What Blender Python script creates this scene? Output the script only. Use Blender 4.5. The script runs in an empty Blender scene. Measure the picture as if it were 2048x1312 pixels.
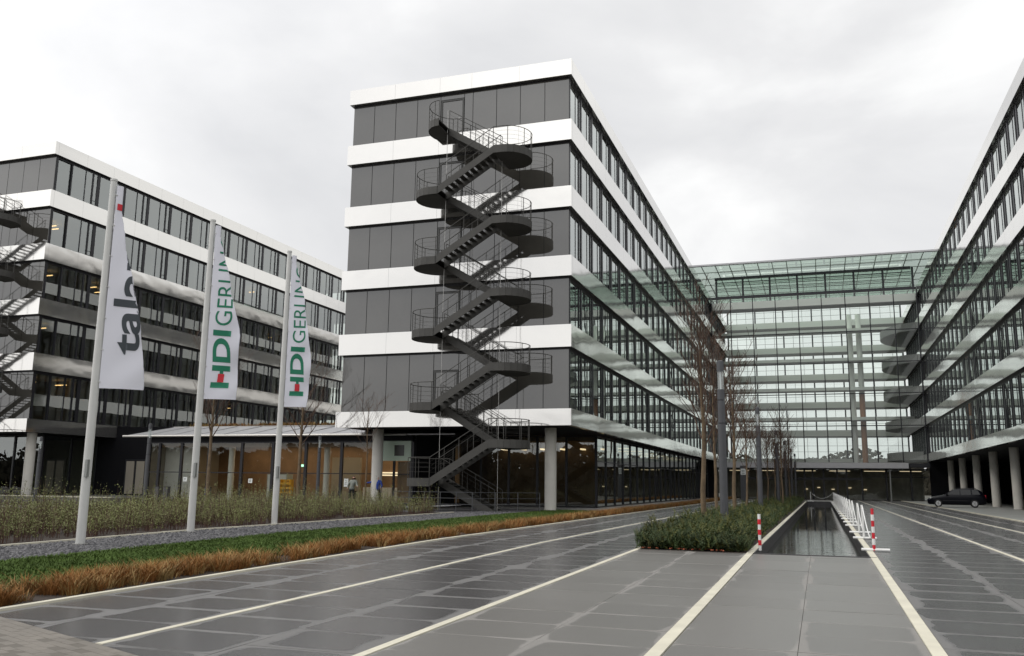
import bpy, bmesh, math, random
from mathutils import Vector, Matrix, noise
random.seed(7)
S = bpy.context.scene
COL = S.collection
R = math.radians

# ------------------------------------------------------------------ camera
YAW, TILT, ROLL, FPX, CAMH = -0.333225, 0.173693, 0.0121351, 1772.266, 1.47
def cam_axes():
    r0 = Vector((math.cos(YAW), -math.sin(YAW), 0)); f0 = Vector((math.sin(YAW), math.cos(YAW), 0)); u0 = Vector((0, 0, 1))
    f = f0 * math.cos(TILT) + u0 * math.sin(TILT); u = u0 * math.cos(TILT) - f0 * math.sin(TILT)
    r = r0 * math.cos(ROLL) + u * math.sin(ROLL); u2 = u * math.cos(ROLL) - r0 * math.sin(ROLL)
    return r, u2, f
cr, cu, cf = cam_axes()
cam = bpy.data.cameras.new('camera'); camo = bpy.data.objects.new('camera', cam); COL.objects.link(camo)
camo.matrix_world = Matrix(((cr.x, cu.x, -cf.x, 0), (cr.y, cu.y, -cf.y, 0), (cr.z, cu.z, -cf.z, CAMH), (0, 0, 0, 1)))
cam.sensor_width = 36; cam.lens = FPX / 2048 * 36; cam.clip_start = 0.1; cam.clip_end = 6000
S.camera = camo

# ------------------------------------------------------------------ world, sun, exposure
SUN_EL, SUN_AZ = R(50), R(238)           # azimuth clockwise from +Y: behind the photographer, a little to the left
sund = Vector((math.sin(SUN_AZ) * math.cos(SUN_EL), math.cos(SUN_AZ) * math.cos(SUN_EL), math.sin(SUN_EL)))
W = bpy.data.worlds.new('World'); S.world = W; W.use_nodes = True
nt = W.node_tree; nt.nodes.clear()
def wn(t, **k):
    n = nt.nodes.new(t)
    for a, b in k.items(): setattr(n, a, b)
    return n
out = wn('ShaderNodeOutputWorld'); bg = wn('ShaderNodeBackground')
sky = wn('ShaderNodeTexSky', sky_type='NISHITA', sun_disc=False, sun_elevation=SUN_EL, sun_rotation=SUN_AZ, air_density=1.0, dust_density=4.0)
tc = wn('ShaderNodeTexCoord'); mp = wn('ShaderNodeMapping'); mp.inputs['Scale'].default_value = (1.0, 1.0, 2.2); mp.inputs['Location'].default_value = (2.6, 1.9, 0.7)
n1 = wn('ShaderNodeTexNoise'); n1.inputs['Scale'].default_value = 2.1; n1.inputs['Detail'].default_value = 7; n1.inputs['Roughness'].default_value = 0.5; n1.inputs['Distortion'].default_value = 0.35
rp = wn('ShaderNodeValToRGB'); e = rp.color_ramp.elements
e[0].position = 0.34; e[0].color = (0.75, 0.755, 0.77, 1); e[1].position = 0.66; e[1].color = (1.12, 1.12, 1.11, 1)
m = rp.color_ramp.elements.new(0.5); m.color = (0.89, 0.89, 0.895, 1)
dot = wn('ShaderNodeVectorMath', operation='DOT_PRODUCT'); dot.inputs[1].default_value = sund
pw = wn('ShaderNodeMapRange'); pw.interpolation_type = 'SMOOTHSTEP'; pw.inputs[1].default_value = 0.15; pw.inputs[2].default_value = 1.0; pw.inputs[3].default_value = 1.0; pw.inputs[4].default_value = 1.7
mul = wn('ShaderNodeVectorMath', operation='SCALE')
sk = wn('ShaderNodeVectorMath', operation='SCALE'); sk.inputs['Scale'].default_value = 0.1
mix = wn('ShaderNodeMix', data_type='RGBA'); mix.inputs['Factor'].default_value = 0.94
L = nt.links.new
L(tc.outputs['Generated'], mp.inputs['Vector']); L(mp.outputs[0], n1.inputs['Vector']); L(n1.outputs['Fac'], rp.inputs['Fac'])
L(tc.outputs['Generated'], dot.inputs[0]); L(dot.outputs['Value'], pw.inputs[0]); L(rp.outputs['Color'], mul.inputs[0]); L(pw.outputs[0], mul.inputs['Scale'])
L(sky.outputs[0], sk.inputs[0]); L(sk.outputs[0], mix.inputs['A']); L(mul.outputs[0], mix.inputs['B']); L(mix.outputs['Result'], bg.inputs['Color'])
L(bg.outputs[0], out.inputs[0])
sun = bpy.data.lights.new('sun', 'SUN'); sun.energy = 0.8; sun.angle = R(24); sun.color = (1, 0.95, 0.88)
suno = bpy.data.objects.new('sun', sun); COL.objects.link(suno); suno.rotation_euler = sund.to_track_quat('Z', 'Y').to_euler()
vs = S.view_settings; vs.view_transform = 'Standard'; vs.look = 'None'; vs.exposure = 0.0; vs.gamma = 1; vs.use_curve_mapping = False
S.render.engine = 'CYCLES'; cy = S.cycles; cy.use_denoising = True
cy.max_bounces = 8; cy.diffuse_bounces = 3; cy.glossy_bounces = 4; cy.transmission_bounces = 4; cy.transparent_max_bounces = 16
cy.caustics_reflective = False; cy.caustics_refractive = False; cy.sample_clamp_indirect = 4.0

# ------------------------------------------------------------------ materials
MAT = {}
def mat(name, col, rough=0.6, metal=0.0, spec=0.5, ior=None, emit=None, var=0.0, vscale=3.0, bump=0.0, bscale=20.0, rvar=0.0, coord='Object'):
    m = bpy.data.materials.new(name); m.use_nodes = True; t = m.node_tree; b = t.nodes['Principled BSDF']
    b.inputs['Base Color'].default_value = (*col, 1); b.inputs['Roughness'].default_value = rough; b.inputs['Metallic'].default_value = metal
    b.inputs['Specular IOR Level'].default_value = spec
    if ior: b.inputs['IOR'].default_value = ior
    if emit: b.inputs['Emission Color'].default_value = (*emit[:3], 1); b.inputs['Emission Strength'].default_value = emit[3]
    if var or bump or rvar:
        tc = t.nodes.new('ShaderNodeTexCoord')
    if var or rvar:
        n = t.nodes.new('ShaderNodeTexNoise'); n.inputs['Scale'].default_value = vscale; n.inputs['Detail'].default_value = 6; n.inputs['Roughness'].default_value = 0.62
        t.links.new(tc.outputs[coord], n.inputs['Vector'])
        if var:
            r = t.nodes.new('ShaderNodeMapRange'); r.inputs[1].default_value = 0.3; r.inputs[2].default_value = 0.7; r.inputs[3].default_value = 1 - var; r.inputs[4].default_value = 1 + var
            s = t.nodes.new('ShaderNodeVectorMath'); s.operation = 'SCALE'; s.inputs[0].default_value = col
            t.links.new(n.outputs['Fac'], r.inputs[0]); t.links.new(r.outputs[0], s.inputs['Scale']); t.links.new(s.outputs[0], b.inputs['Base Color'])
        if rvar:
            r = t.nodes.new('ShaderNodeMapRange'); r.inputs[1].default_value = 0.3; r.inputs[2].default_value = 0.7; r.inputs[3].default_value = rough - rvar; r.inputs[4].default_value = rough + rvar
            t.links.new(n.outputs['Fac'], r.inputs[0]); t.links.new(r.outputs[0], b.inputs['Roughness'])
    if bump:
        n2 = t.nodes.new('ShaderNodeTexNoise'); n2.inputs['Scale'].default_value = bscale; n2.inputs['Detail'].default_value = 3
        bp = t.nodes.new('ShaderNodeBump'); bp.inputs['Strength'].default_value = 1.0; bp.inputs['Distance'].default_value = bump
        t.links.new(tc.outputs[coord], n2.inputs['Vector']); t.links.new(n2.outputs['Fac'], bp.inputs['Height']); t.links.new(bp.outputs[0], b.inputs['Normal'])
    MAT[name] = m; return m

def glass(name, tint, r0, bump=0.0, rough=0.0):
    m = bpy.data.materials.new(name); m.use_nodes = True; t = m.node_tree; t.nodes.clear()
    N = t.nodes.new; lk = t.links.new
    o = N('ShaderNodeOutputMaterial'); mx = N('ShaderNodeMixShader'); tr = N('ShaderNodeBsdfTransparent'); gl = N('ShaderNodeBsdfGlossy')
    tr.inputs['Color'].default_value = (*tint, 1); gl.inputs['Color'].default_value = (0.93, 0.97, 0.95, 1); gl.inputs['Roughness'].default_value = rough
    g = N('ShaderNodeNewGeometry'); d = N('ShaderNodeVectorMath'); d.operation = 'DOT_PRODUCT'
    a = N('ShaderNodeMath'); a.operation = 'ABSOLUTE'; s = N('ShaderNodeMath'); s.operation = 'SUBTRACT'; s.inputs[0].default_value = 1
    p = N('ShaderNodeMath'); p.operation = 'POWER'; p.inputs[1].default_value = 3.2
    r = N('ShaderNodeMath'); r.operation = 'MULTIPLY_ADD'; r.inputs[1].default_value = 1 - r0; r.inputs[2].default_value = r0
    lk(g.outputs['Normal'], d.inputs[0]); lk(g.outputs['Incoming'], d.inputs[1]); lk(d.outputs['Value'], a.inputs[0]); lk(a.outputs[0], s.inputs[1]); lk(s.outputs[0], p.inputs[0]); lk(p.outputs[0], r.inputs[0])
    lk(r.outputs[0], mx.inputs[0]); lk(tr.outputs[0], mx.inputs[1]); lk(gl.outputs[0], mx.inputs[2]); lk(mx.outputs[0], o.inputs[0])
    if bump:
        tc = N('ShaderNodeTexCoord'); oi = N('ShaderNodeObjectInfo'); ad = N('ShaderNodeVectorMath'); ad.operation = 'ADD'
        sc = N('ShaderNodeVectorMath'); sc.operation = 'SCALE'; sc.inputs['Scale'].default_value = 0.13
        n = N('ShaderNodeTexNoise'); n.inputs['Scale'].default_value = 0.8; n.inputs['Detail'].default_value = 1
        bp = N('ShaderNodeBump'); bp.inputs['Distance'].default_value = bump
        lk(oi.outputs['Location'], sc.inputs[0]); lk(sc.outputs[0], ad.inputs[0]); lk(tc.outputs['Object'], ad.inputs[1]); lk(ad.outputs[0], n.inputs['Vector']); lk(n.outputs['Fac'], bp.inputs['Height']); lk(bp.outputs[0], gl.inputs['Normal'])
    MAT[name] = m; return m

mat('black_metal', (0.012, 0.012, 0.016), 0.4, spec=0.4)
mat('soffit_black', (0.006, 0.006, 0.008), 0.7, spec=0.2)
mat('stair_steel', (0.060, 0.058, 0.053), 0.55, spec=0.35, var=0.15, vscale=1.5)
mat('rod_steel', (0.45, 0.44, 0.42), 0.35, metal=0.8)
mat('concrete', (0.42, 0.40, 0.37), 0.75, var=0.1, vscale=0.8)
mat('column_white', (0.62, 0.60, 0.55), 0.6, var=0.06, vscale=1.2)
mat('interior_wall', (0.30, 0.27, 0.22), 0.8, var=0.1, vscale=0.4)
mat('interior_white', (0.62, 0.61, 0.58), 0.8)
mat('interior_floor', (0.10, 0.09, 0.085), 0.5)
mat('wood_wall', (0.21, 0.135, 0.08), 0.5, var=0.18, vscale=1.2)
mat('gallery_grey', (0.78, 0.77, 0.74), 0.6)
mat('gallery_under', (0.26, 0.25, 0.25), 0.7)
mat('terracotta', (0.45, 0.20, 0.10), 0.6)
mat('alu_frame', (0.30, 0.31, 0.30), 0.4, metal=0.6)
mat('roof_metal', (0.42, 0.42, 0.43), 0.45, metal=0.4, var=0.05)
mat('kerb_cream', (0.60, 0.57, 0.46), 0.6, var=0.12, vscale=2.0)
mat('joint_dark', (0.10, 0.095, 0.075), 0.8)
mat('sidewalk', (0.24, 0.245, 0.23), 0.5, var=0.18, vscale=0.5, bump=0.002, bscale=60)
mat('path_grey', (0.25, 0.245, 0.235), 0.55, var=0.2, vscale=0.4)
mat('brown_paving', (0.165, 0.148, 0.125), 0.6, var=0.18, vscale=2.6, bump=0.004, bscale=90)
mat('brown_joint', (0.12, 0.108, 0.09), 0.8)
mat('lobby_dark', (0.30, 0.30, 0.27), 0.5, var=0.5, vscale=0.5)
mat('soil', (0.030, 0.020, 0.014), 0.9, var=0.4, vscale=4, bump=0.02, bscale=14)
mat('lawn', (0.042, 0.062, 0.016), 0.9, spec=0.1, var=0.3, vscale=1.3, bump=0.02, bscale=60)
mat('earth', (0.085, 0.080, 0.07), 0.8, var=0.25, vscale=0.2)
mat('grass_blade', (0.072, 0.115, 0.027), 0.8, spec=0.15, var=0.35, vscale=0.8)
mat('orange_grass', (0.25, 0.115, 0.035), 0.8, spec=0.2, var=0.45, vscale=1.4)
mat('straw_grass', (0.30, 0.20, 0.07), 0.75, var=0.4, vscale=1.6)
mat('shrub_twig', (0.085, 0.045, 0.03), 0.8, var=0.3, vscale=2)
mat('shrub_leaf', (0.20, 0.22, 0.075), 0.7, var=0.4, vscale=0.6)
mat('juniper_leaf', (0.042, 0.066, 0.018), 0.7, var=0.55, vscale=1.7)
mat('juniper_tip', (0.105, 0.110, 0.022), 0.7, var=0.4, vscale=1.2)
mat('dead_leaf', (0.25, 0.06, 0.025), 0.8)
mat('bark', (0.135, 0.095, 0.055), 0.85, var=0.4, vscale=5, bump=0.01, bscale=30)
mat('twig', (0.085, 0.052, 0.036), 0.85)
mat('pole_grey', (0.58, 0.58, 0.56), 0.4, var=0.05)
mat('lamp_grey', (0.070, 0.072, 0.078), 0.45, spec=0.4, var=0.1)
mat('flag_white', (0.76, 0.76, 0.83), 0.75)
mat('flag_grey', (0.055, 0.065, 0.075), 0.75)
mat('flag_green', (0.015, 0.19, 0.105), 0.75)
mat('flag_red', (0.62, 0.03, 0.045), 0.75)
mat('paint_white', (0.78, 0.78, 0.76), 0.45)
mat('paint_red', (0.60, 0.015, 0.03), 0.45)
mat('car_paint', (0.003, 0.0035, 0.007), 0.3, spec=0.2)
mat('car_glass', (0.008, 0.009, 0.010), 0.05, spec=0.35)
mat('rubber', (0.012, 0.012, 0.012), 0.8)
mat('wheel_alloy', (0.50, 0.50, 0.51), 0.35, metal=0.7)
mat('lamp_glass', (0.75, 0.77, 0.77), 0.1)
mat('crate_yellow', (0.72, 0.36, 0.01), 0.5)
mat('paper', (0.75, 0.78, 0.76), 0.7)
mat('ink', (0.05, 0.06, 0.06), 0.7)
mat('cabinet', (0.42, 0.45, 0.40), 0.5)
mat('cloth_blue', (0.012, 0.05, 0.30), 0.8)
mat('cloth_black', (0.012, 0.012, 0.014), 0.8)
mat('cloth_grey', (0.25, 0.27, 0.24), 0.8)
mat('skin', (0.42, 0.24, 0.17), 0.6)
mat('hair', (0.02, 0.014, 0.01), 0.7)
mat('warm_lamp', (0.9, 0.6, 0.3), 0.5, emit=(1.0, 0.74, 0.46, 1.9))
mat('office_lamp', (0.9, 0.6, 0.3), 0.5, emit=(1.0, 0.60, 0.25, 3.0))
mat('white_lamp', (0.9, 0.9, 0.85), 0.5, emit=(1.0, 0.80, 0.52, 0.9))
mat('exit_green', (0.02, 0.3, 0.08), 0.5, emit=(0.5, 1.0, 0.7, 2.0))
mat('door_grey', (0.05, 0.05, 0.046), 0.3)
mat('brick_far', (0.20, 0.08, 0.05), 0.85)
mat('wood_far', (0.035, 0.03, 0.02), 0.9, var=0.4, vscale=0.3)
mat('plinth', (0.11, 0.11, 0.10), 0.7, var=0.25, vscale=0.8)
mat('pool_wall', (0.045, 0.043, 0.045), 0.45, var=0.25, vscale=1.5)
mat('green_panel', (0.42, 0.52, 0.42), 0.3)
glass('glass_window', (0.62, 0.68, 0.62), 0.26, bump=0.0018)
glass('glass_dark', (0.55, 0.60, 0.55), 0.17, bump=0.0018)
glass('glass_clear', (0.92, 0.96, 0.93), 0.05)
glass('glass_green', (0.72, 0.84, 0.76), 0.06)
glass('glass_shop', (0.88, 0.90, 0.86), 0.05, bump=0.003)

def special_mats():
    # brushed aluminium fascia: faintly wavy mirror, panel-to-panel tilt
    m = mat('fascia', (0.745, 0.73, 0.70), 0.13, metal=0.92); t = m.node_tree; b = t.nodes['Principled BSDF']; N = t.nodes.new; lk = t.links.new
    g = N('ShaderNodeNewGeometry')
    n = N('ShaderNodeTexNoise'); n.inputs['Scale'].default_value = 0.7; n.inputs['Detail'].default_value = 1.0; n.inputs['Distortion'].default_value = 0.2
    mp = N('ShaderNodeMapping'); mp.inputs['Scale'].default_value = (1.0, 0.7, 1.3)
    bp = N('ShaderNodeBump'); bp.inputs['Distance'].default_value = 0.009
    lk(g.outputs['Position'], mp.inputs['Vector']); lk(mp.outputs[0], n.inputs['Vector']); lk(n.outputs['Fac'], bp.inputs['Height']); lk(bp.outputs[0], b.inputs['Normal'])
    n2 = N('ShaderNodeTexNoise'); n2.inputs['Scale'].default_value = 0.35; n2.inputs['Detail'].default_value = 5
    lk(g.outputs['Position'], n2.inputs['Vector'])
    r = N('ShaderNodeMapRange'); r.inputs[3].default_value = 0.06; r.inputs[4].default_value = 0.11; lk(n2.outputs['Fac'], r.inputs[0]); lk(r.outputs[0], b.inputs['Roughness'])
    # dark glossy enamelled glass cladding
    m = mat('cladding', (0.060, 0.057, 0.050), 0.03, ior=2.0, var=0.12, vscale=0.5); 
    # pavers: dark wet middle, pale dry margins with a ragged edge
    for nm, dry, wet, lo, hi, rw, wx, wy in (('slab_wet', (0.150, 0.146, 0.142), (0.080, 0.078, 0.078), 0.025, 0.095, 0.22, 1.05, 1.9), ('slab_damp', (0.23, 0.22, 0.205), (0.148, 0.142, 0.132), 0.0, 0.05, 0.36, 1.3, 2.4)):
        m = mat(nm, wet, 0.3); t = m.node_tree; b = t.nodes['Principled BSDF']; N = t.nodes.new; lk = t.links.new
        uv = N('ShaderNodeUVMap'); uv.uv_map = 'slab'; sp = N('ShaderNodeSeparateXYZ'); lk(uv.outputs[0], sp.inputs[0])
        def mth(op, a, b_=None, c=None):
            q = N('ShaderNodeMath'); q.operation = op
            for i, v in enumerate((a, b_, c)):
                if v is None: continue
                if isinstance(v, (int, float)): q.inputs[i].default_value = v
                else: lk(v, q.inputs[i])
            return q.outputs[0]
        dx = mth('SUBTRACT', 0.5, mth('ABSOLUTE', mth('SUBTRACT', sp.outputs[0], 0.5)))
        dy = mth('SUBTRACT', 0.5, mth('ABSOLUTE', mth('SUBTRACT', sp.outputs[1], 0.5)))
        d = mth('SMOOTH_MIN', mth('MULTIPLY', dx, wx), mth('MULTIPLY', dy, wy), 0.30)
        gpos = N('ShaderNodeNewGeometry'); n = N('ShaderNodeTexNoise'); n.inputs['Scale'].default_value = 0.9; n.inputs['Detail'].default_value = 3; lk(gpos.outputs['Position'], n.inputs['Vector'])
        nf = N('ShaderNodeTexNoise'); nf.inputs['Scale'].default_value = 5.0; nf.inputs['Detail'].default_value = 4; lk(gpos.outputs['Position'], nf.inputs['Vector'])
        oi = N('ShaderNodeObjectInfo'); rnd = mth('FRACT', mth('ADD', oi.outputs['Random'], gpos.outputs['Random Per Island']))
        d2 = mth('ADD', d, mth('MULTIPLY', mth('SUBTRACT', n.outputs['Fac'], 0.5), 0.30))
        d3 = mth('ADD', d2, mth('MULTIPLY', mth('SUBTRACT', nf.outputs['Fac'], 0.5), 0.06))
        d3 = mth('ADD', d3, mth('MULTIPLY', mth('SUBTRACT', rnd, 0.5), 0.10))
        w = N('ShaderNodeMapRange'); w.interpolation_type = 'SMOOTHSTEP'; w.inputs[1].default_value = lo; w.inputs[2].default_value = hi; lk(d3, w.inputs[0])
        cm = N('ShaderNodeMix'); cm.data_type = 'RGBA'; cm.inputs['A'].default_value = (*dry, 1); cm.inputs['B'].default_value = (*wet, 1); lk(w.outputs[0], cm.inputs['Factor'])
        fine = N('ShaderNodeTexNoise'); fine.inputs['Scale'].default_value = 70; fine.inputs['Detail'].default_value = 3; lk(gpos.outputs['Position'], fine.inputs['Vector'])
        v = mth('ADD', mth('MULTIPLY', rnd, 0.16), mth('ADD', mth('MULTIPLY', fine.outputs['Fac'], 0.35), 0.75))
        sc = N('ShaderNodeVectorMath'); sc.operation = 'SCALE'; lk(cm.outputs['Result'], sc.inputs[0]); lk(v, sc.inputs['Scale']); lk(sc.outputs[0], b.inputs['Base Color'])
        rr = N('ShaderNodeMapRange'); rr.inputs[3].default_value = 0.6; rr.inputs[4].default_value = rw; lk(w.outputs[0], rr.inputs[0]); lk(rr.outputs[0], b.inputs['Roughness'])
        bp = N('ShaderNodeBump'); bp.inputs['Distance'].default_value = 0.0008; lk(fine.outputs['Fac'], bp.inputs['Height']); lk(bp.outputs[0], b.inputs['Normal'])
    # gravel
    m = mat('gravel', (0.10, 0.1, 0.1), 0.7); t = m.node_tree; b = t.nodes['Principled BSDF']; N = t.nodes.new; lk = t.links.new
    g = N('ShaderNodeNewGeometry'); v = N('ShaderNodeTexVoronoi'); v.inputs['Scale'].default_value = 14; lk(g.outputs['Position'], v.inputs['Vector'])
    hs = N('ShaderNodeValToRGB'); hs.color_ramp.elements[0].color = (0.035, 0.035, 0.04, 1); hs.color_ramp.elements[1].color = (0.15, 0.147, 0.152, 1)
    sp = N('ShaderNodeSeparateColor'); lk(v.outputs['Color'], sp.inputs[0]); lk(sp.outputs[0], hs.inputs[0]); lk(hs.outputs[0], b.inputs['Base Color'])
    bp = N('ShaderNodeBump'); bp.inputs['Distance'].default_value = 0.03; bp.invert = True; lk(v.outputs['Distance'], bp.inputs['Height']); lk(bp.outputs[0], b.inputs['Normal'])
    # pool water
    m = mat('water', (0.030, 0.031, 0.030), 0.02, ior=1.9); t = m.node_tree; b = t.nodes['Principled BSDF']; N = t.nodes.new; lk = t.links.new
    g = N('ShaderNodeNewGeometry'); mp = N('ShaderNodeMapping'); mp.inputs['Scale'].default_value = (0.7, 2.0, 1); n = N('ShaderNodeTexNoise'); n.inputs['Scale'].default_value = 2.2; n.inputs['Detail'].default_value = 3
    sy = N('ShaderNodeSeparateXYZ'); lk(g.outputs['Position'], sy.inputs[0])
    br = N('ShaderNodeMapRange'); br.interpolation_type = 'SMOOTHSTEP'; br.inputs[1].default_value = 33; br.inputs[2].default_value = 42; br.inputs[3].default_value = 0.012; br.inputs[4].default_value = 0.002
    bp = N('ShaderNodeBump'); lk(sy.outputs['Y'], br.inputs[0]); lk(br.outputs[0], bp.inputs['Distance'])
    lk(g.outputs['Position'], mp.inputs['Vector']); lk(mp.outputs[0], n.inputs['Vector']); lk(n.outputs['Fac'], bp.inputs['Height']); lk(bp.outputs[0], b.inputs['Normal'])
special_mats()

# ------------------------------------------------------------------ mesh helpers
class MB:
    def __init__(s): s.v = []; s.f = []; s.mi = []
    def add(s, vs, fs, mi=0):
        o = len(s.v); s.v += [tuple(p) for p in vs]; s.f += [tuple(i + o for i in f) for f in fs]; s.mi += [mi] * len(fs); return s
    def box(s, x0, x1, y0, y1, z0, z1, mi=0):
        return s.add([(x0,y0,z0),(x1,y0,z0),(x1,y1,z0),(x0,y1,z0),(x0,y0,z1),(x1,y0,z1),(x1,y1,z1),(x0,y1,z1)],
                     [(0,3,2,1),(4,5,6,7),(0,1,5,4),(1,2,6,5),(2,3,7,6),(3,0,4,7)], mi)
    def quad(s, a, b, c, d, mi=0): return s.add([a, b, c, d], [(0,1,2,3)], mi)
    def prism(s, poly, axis, a, b, mi=0):
        # poly of 2D points extruded along axis ('x','y','z')
        def P(p, t): return {'x': (t, p[0], p[1]), 'y': (p[0], t, p[1]), 'z': (p[0], p[1], t)}[axis]
        n = len(poly); vs = [P(p, a) for p in poly] + [P(p, b) for p in poly]
        fs = [tuple(range(n))[::-1], tuple(range(n, 2 * n))] + [(i, (i + 1) % n, n + (i + 1) % n, n + i) for i in range(n)]
        return s.add(vs, fs, mi)
    def tube(s, pts, rad, n=6, mi=0, caps=True):
        pts = [Vector(p) for p in pts]; rads = rad if isinstance(rad, (list, tuple)) else [rad] * len(pts)
        vs = []; fs = []; prev = None
        for i, p in enumerate(pts):
            d = (pts[min(i + 1, len(pts) - 1)] - pts[max(i - 1, 0)])
            d = d.normalized() if d.length > 1e-9 else Vector((0, 0, 1))
            if prev is None:
                a = Vector((1, 0, 0)) if abs(d.x) < 0.9 else Vector((0, 1, 0)); u = d.cross(a).normalized()
            else:
                u = (prev - d * prev.dot(d)); u = u.normalized() if u.length > 1e-6 else d.orthogonal().normalized()
            prev = u; w = d.cross(u)
            for k in range(n):
                t = 2 * math.pi * k / n; vs.append(p + (u * math.cos(t) + w * math.sin(t)) * rads[i])
        for i in range(len(pts) - 1):
            for k in range(n): fs.append((i * n + k, i * n + (k + 1) % n, (i + 1) * n + (k + 1) % n, (i + 1) * n + k))
        if caps:
            m0 = len(vs); vs += vs[:n] + vs[(len(pts) - 1) * n:len(pts) * n]; fs.append(tuple(range(m0, m0 + n))[::-1]); fs.append(tuple(range(m0 + n, m0 + 2 * n)))
        return s.add(vs, fs, mi)
    def cyl(s, x, y, z0, z1, r0, r1=None, n=16, mi=0): return s.tube([(x, y, z0), (x, y, z1)], [r0, r0 if r1 is None else r1], n, mi)
    def mesh(s, name, mats, org=(0, 0, 0), smooth=False):
        me = bpy.data.meshes.new(name); me.from_pydata([(p[0]-org[0], p[1]-org[1], p[2]-org[2]) for p in s.v], [], s.f)
        for m in ([mats] if isinstance(mats, str) else mats): me.materials.append(MAT[m])
        if len(me.materials) > 1: me.polygons.foreach_set('material_index', s.mi)
        if smooth: me.polygons.foreach_set('use_smooth', [len(f) <= 4 for f in s.f])
        me.update(); return me
    def build(s, name, mats, parent=None, org=None, smooth=False, **k):
        if org is None: org = parent_org(parent) if parent else (0, 0, 0)
        o = bpy.data.objects.new(name, s.mesh(name, mats, org, smooth)); COL.objects.link(o); o.parent = parent
        if not parent: o.location = org
        tag(o, **k); return o
ORG = {}
def parent_org(p):
    x = Vector((0, 0, 0))
    while p: x += Vector(p.location); p = p.parent
    return x
def tag(o, label=None, cat=None, group=None, kind=None):
    if label: o['label'] = label
    if cat: o['category'] = cat
    if group: o['group'] = group
    if kind: o['kind'] = kind
    return o
def thing(name, loc, label, cat, group=None):
    o = bpy.data.objects.new(name, None); COL.objects.link(o); o.location = loc; o.empty_display_size = 0.2
    return tag(o, label, cat, group)
def inst(name, me, parent, loc, rz=0, **k):
    o = bpy.data.objects.new(name, me); COL.objects.link(o); o.parent = parent; o.location = loc; o.rotation_euler = (0, 0, rz)
    tag(o, **k); return o
def copy_tree(o, parent=None):
    c = o.copy(); COL.objects.link(c); c.parent = parent
    for ch in o.children: copy_tree(ch, c)
    return c
def gz(y): return -0.009 * max(0.0, 22 - y)
def sstep(a, b, x):
    t = min(1, max(0, (x - a) / (b - a))); return t * t * (3 - 2 * t)
def tz(x, y): return gz(y) - 0.32 * sstep(-18.5, -30, x)

# ------------------------------------------------------------------ ground and plaza
def grid(name, xs, ys, zf, m, **k):
    mb = MB(); vs = [(x, y, zf(x, y)) for y in ys for x in xs]; n = len(xs)
    mb.add(vs, [(j*n+i, j*n+i+1, (j+1)*n+i+1, (j+1)*n+i) for j in range(len(ys)-1) for i in range(n-1)])
    return mb.build(name, m, **k)
fr = lambda a, b, n: [a + (b - a) * i / n for i in range(n + 1)]
POOL = (-1.51, 0.93, 21.0, 98.0)
def ground_z(x, y):
    return tz(x, y) - 0.09 - (0.6 if POOL[0]-0.3 < x < POOL[1]+0.3 and POOL[2]-0.1 < y < POOL[3]+0.1 else 0)
gx = [-2500, -300, -90, -60, -45] + fr(-36, -17, 12) + [-12, -8, -5, -1.85, -1.75, 1.2, 1.3, 5, 12, 30, 90, 400, 2500]
gy = [-2500, -400, -90, -30] + fr(-6, 20.8, 14) + [20.95, 21.05] + [30, 45, 60, 80, 97.9, 98.3, 112, 140, 200, 400, 2500]
grid('ground', gx, gy, ground_z, 'earth', kind='structure')

def bed_sheet(name, x0, x1, y0, y1, dz, m, step=2.0, **k):
    nx = max(2, int((x1 - x0) / 1.0)); ny = max(2, int((y1 - y0) / step))
    return grid(name, fr(x0, x1, nx), fr(y0, y1, ny), lambda x, y: tz(x, y) + dz, m, kind='structure', **k)
bed_sheet('paving_bed', -9.5, -1.6, 4, 112, -0.012, 'joint_dark')
bed_sheet('paving_bed', -1.6, 1.0, 4, 20.98, -0.012, 'joint_dark')
bed_sheet('paving_bed', 1.0, 8.7, 4, 112, -0.012, 'joint_dark')
bed_sheet('paving_bed', -12.4, 11.9, 98.2, 114.8, -0.025, 'path_grey')

lanes = [(-9.42, -8.14, 'w'), (-8.14, -6.83, 'w'), (-6.73, -5.46, 'w'), (-5.46, -4.20, 'w'), (-4.08, -2.86, 'd'), (-2.86, -1.66, 'd'),
         (-1.50, -0.29, 'd'), (-0.29, 0.93, 'd'), (1.08, 2.47, 'w'), (2.47, 3.90, 'w'), (4.0, 5.25, 'w'), (5.25, 6.45, 'w'), (6.55, 7.6, 'w'), (7.6, 8.65, 'w')]
def lane_offset(i): return [0.1, 0.55, 0.3, 0.8, 0.12, 0.12, 0.45, 0.45, 0.2, 0.7, 0.4, 0.9, 0.3, 0.6][i]
near_line = lambda x: 8.24 - 0.4 * (x + 9.13)      # edge of the brown street paving across the bottom-left corner
slabs = []
for i, (a, b, kd) in enumerate(lanes):
    y = 4 + lane_offset(i)
    while y < 112:
        y1 = y + 1.0
        stop = (kd == 'd' and y1 > 21.2)
        if stop: 
            if y < 20.6: y1 = 20.97
            else: break
        if (a + b) / 2 > -9.5 and y1 > near_line(b): slabs.append((a + 0.003, b - 0.003, y + 0.003, y1 - 0.003, kd))
        y += 1.0
def seen(s):
    cx, cyy = (s[0] + s[1]) / 2, (s[2] + s[3]) / 2
    v = Vector((cx, cyy, gz(cyy) - CAMH)); d = v.dot(cf)
    if d < 1: return 0
    px, py = v.dot(cr) / d * FPX, v.dot(cu) / d * FPX
    return 0 if abs(px) > 1150 or py < -760 else 1 / d
slabs.sort(key=seen, reverse=True)
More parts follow.
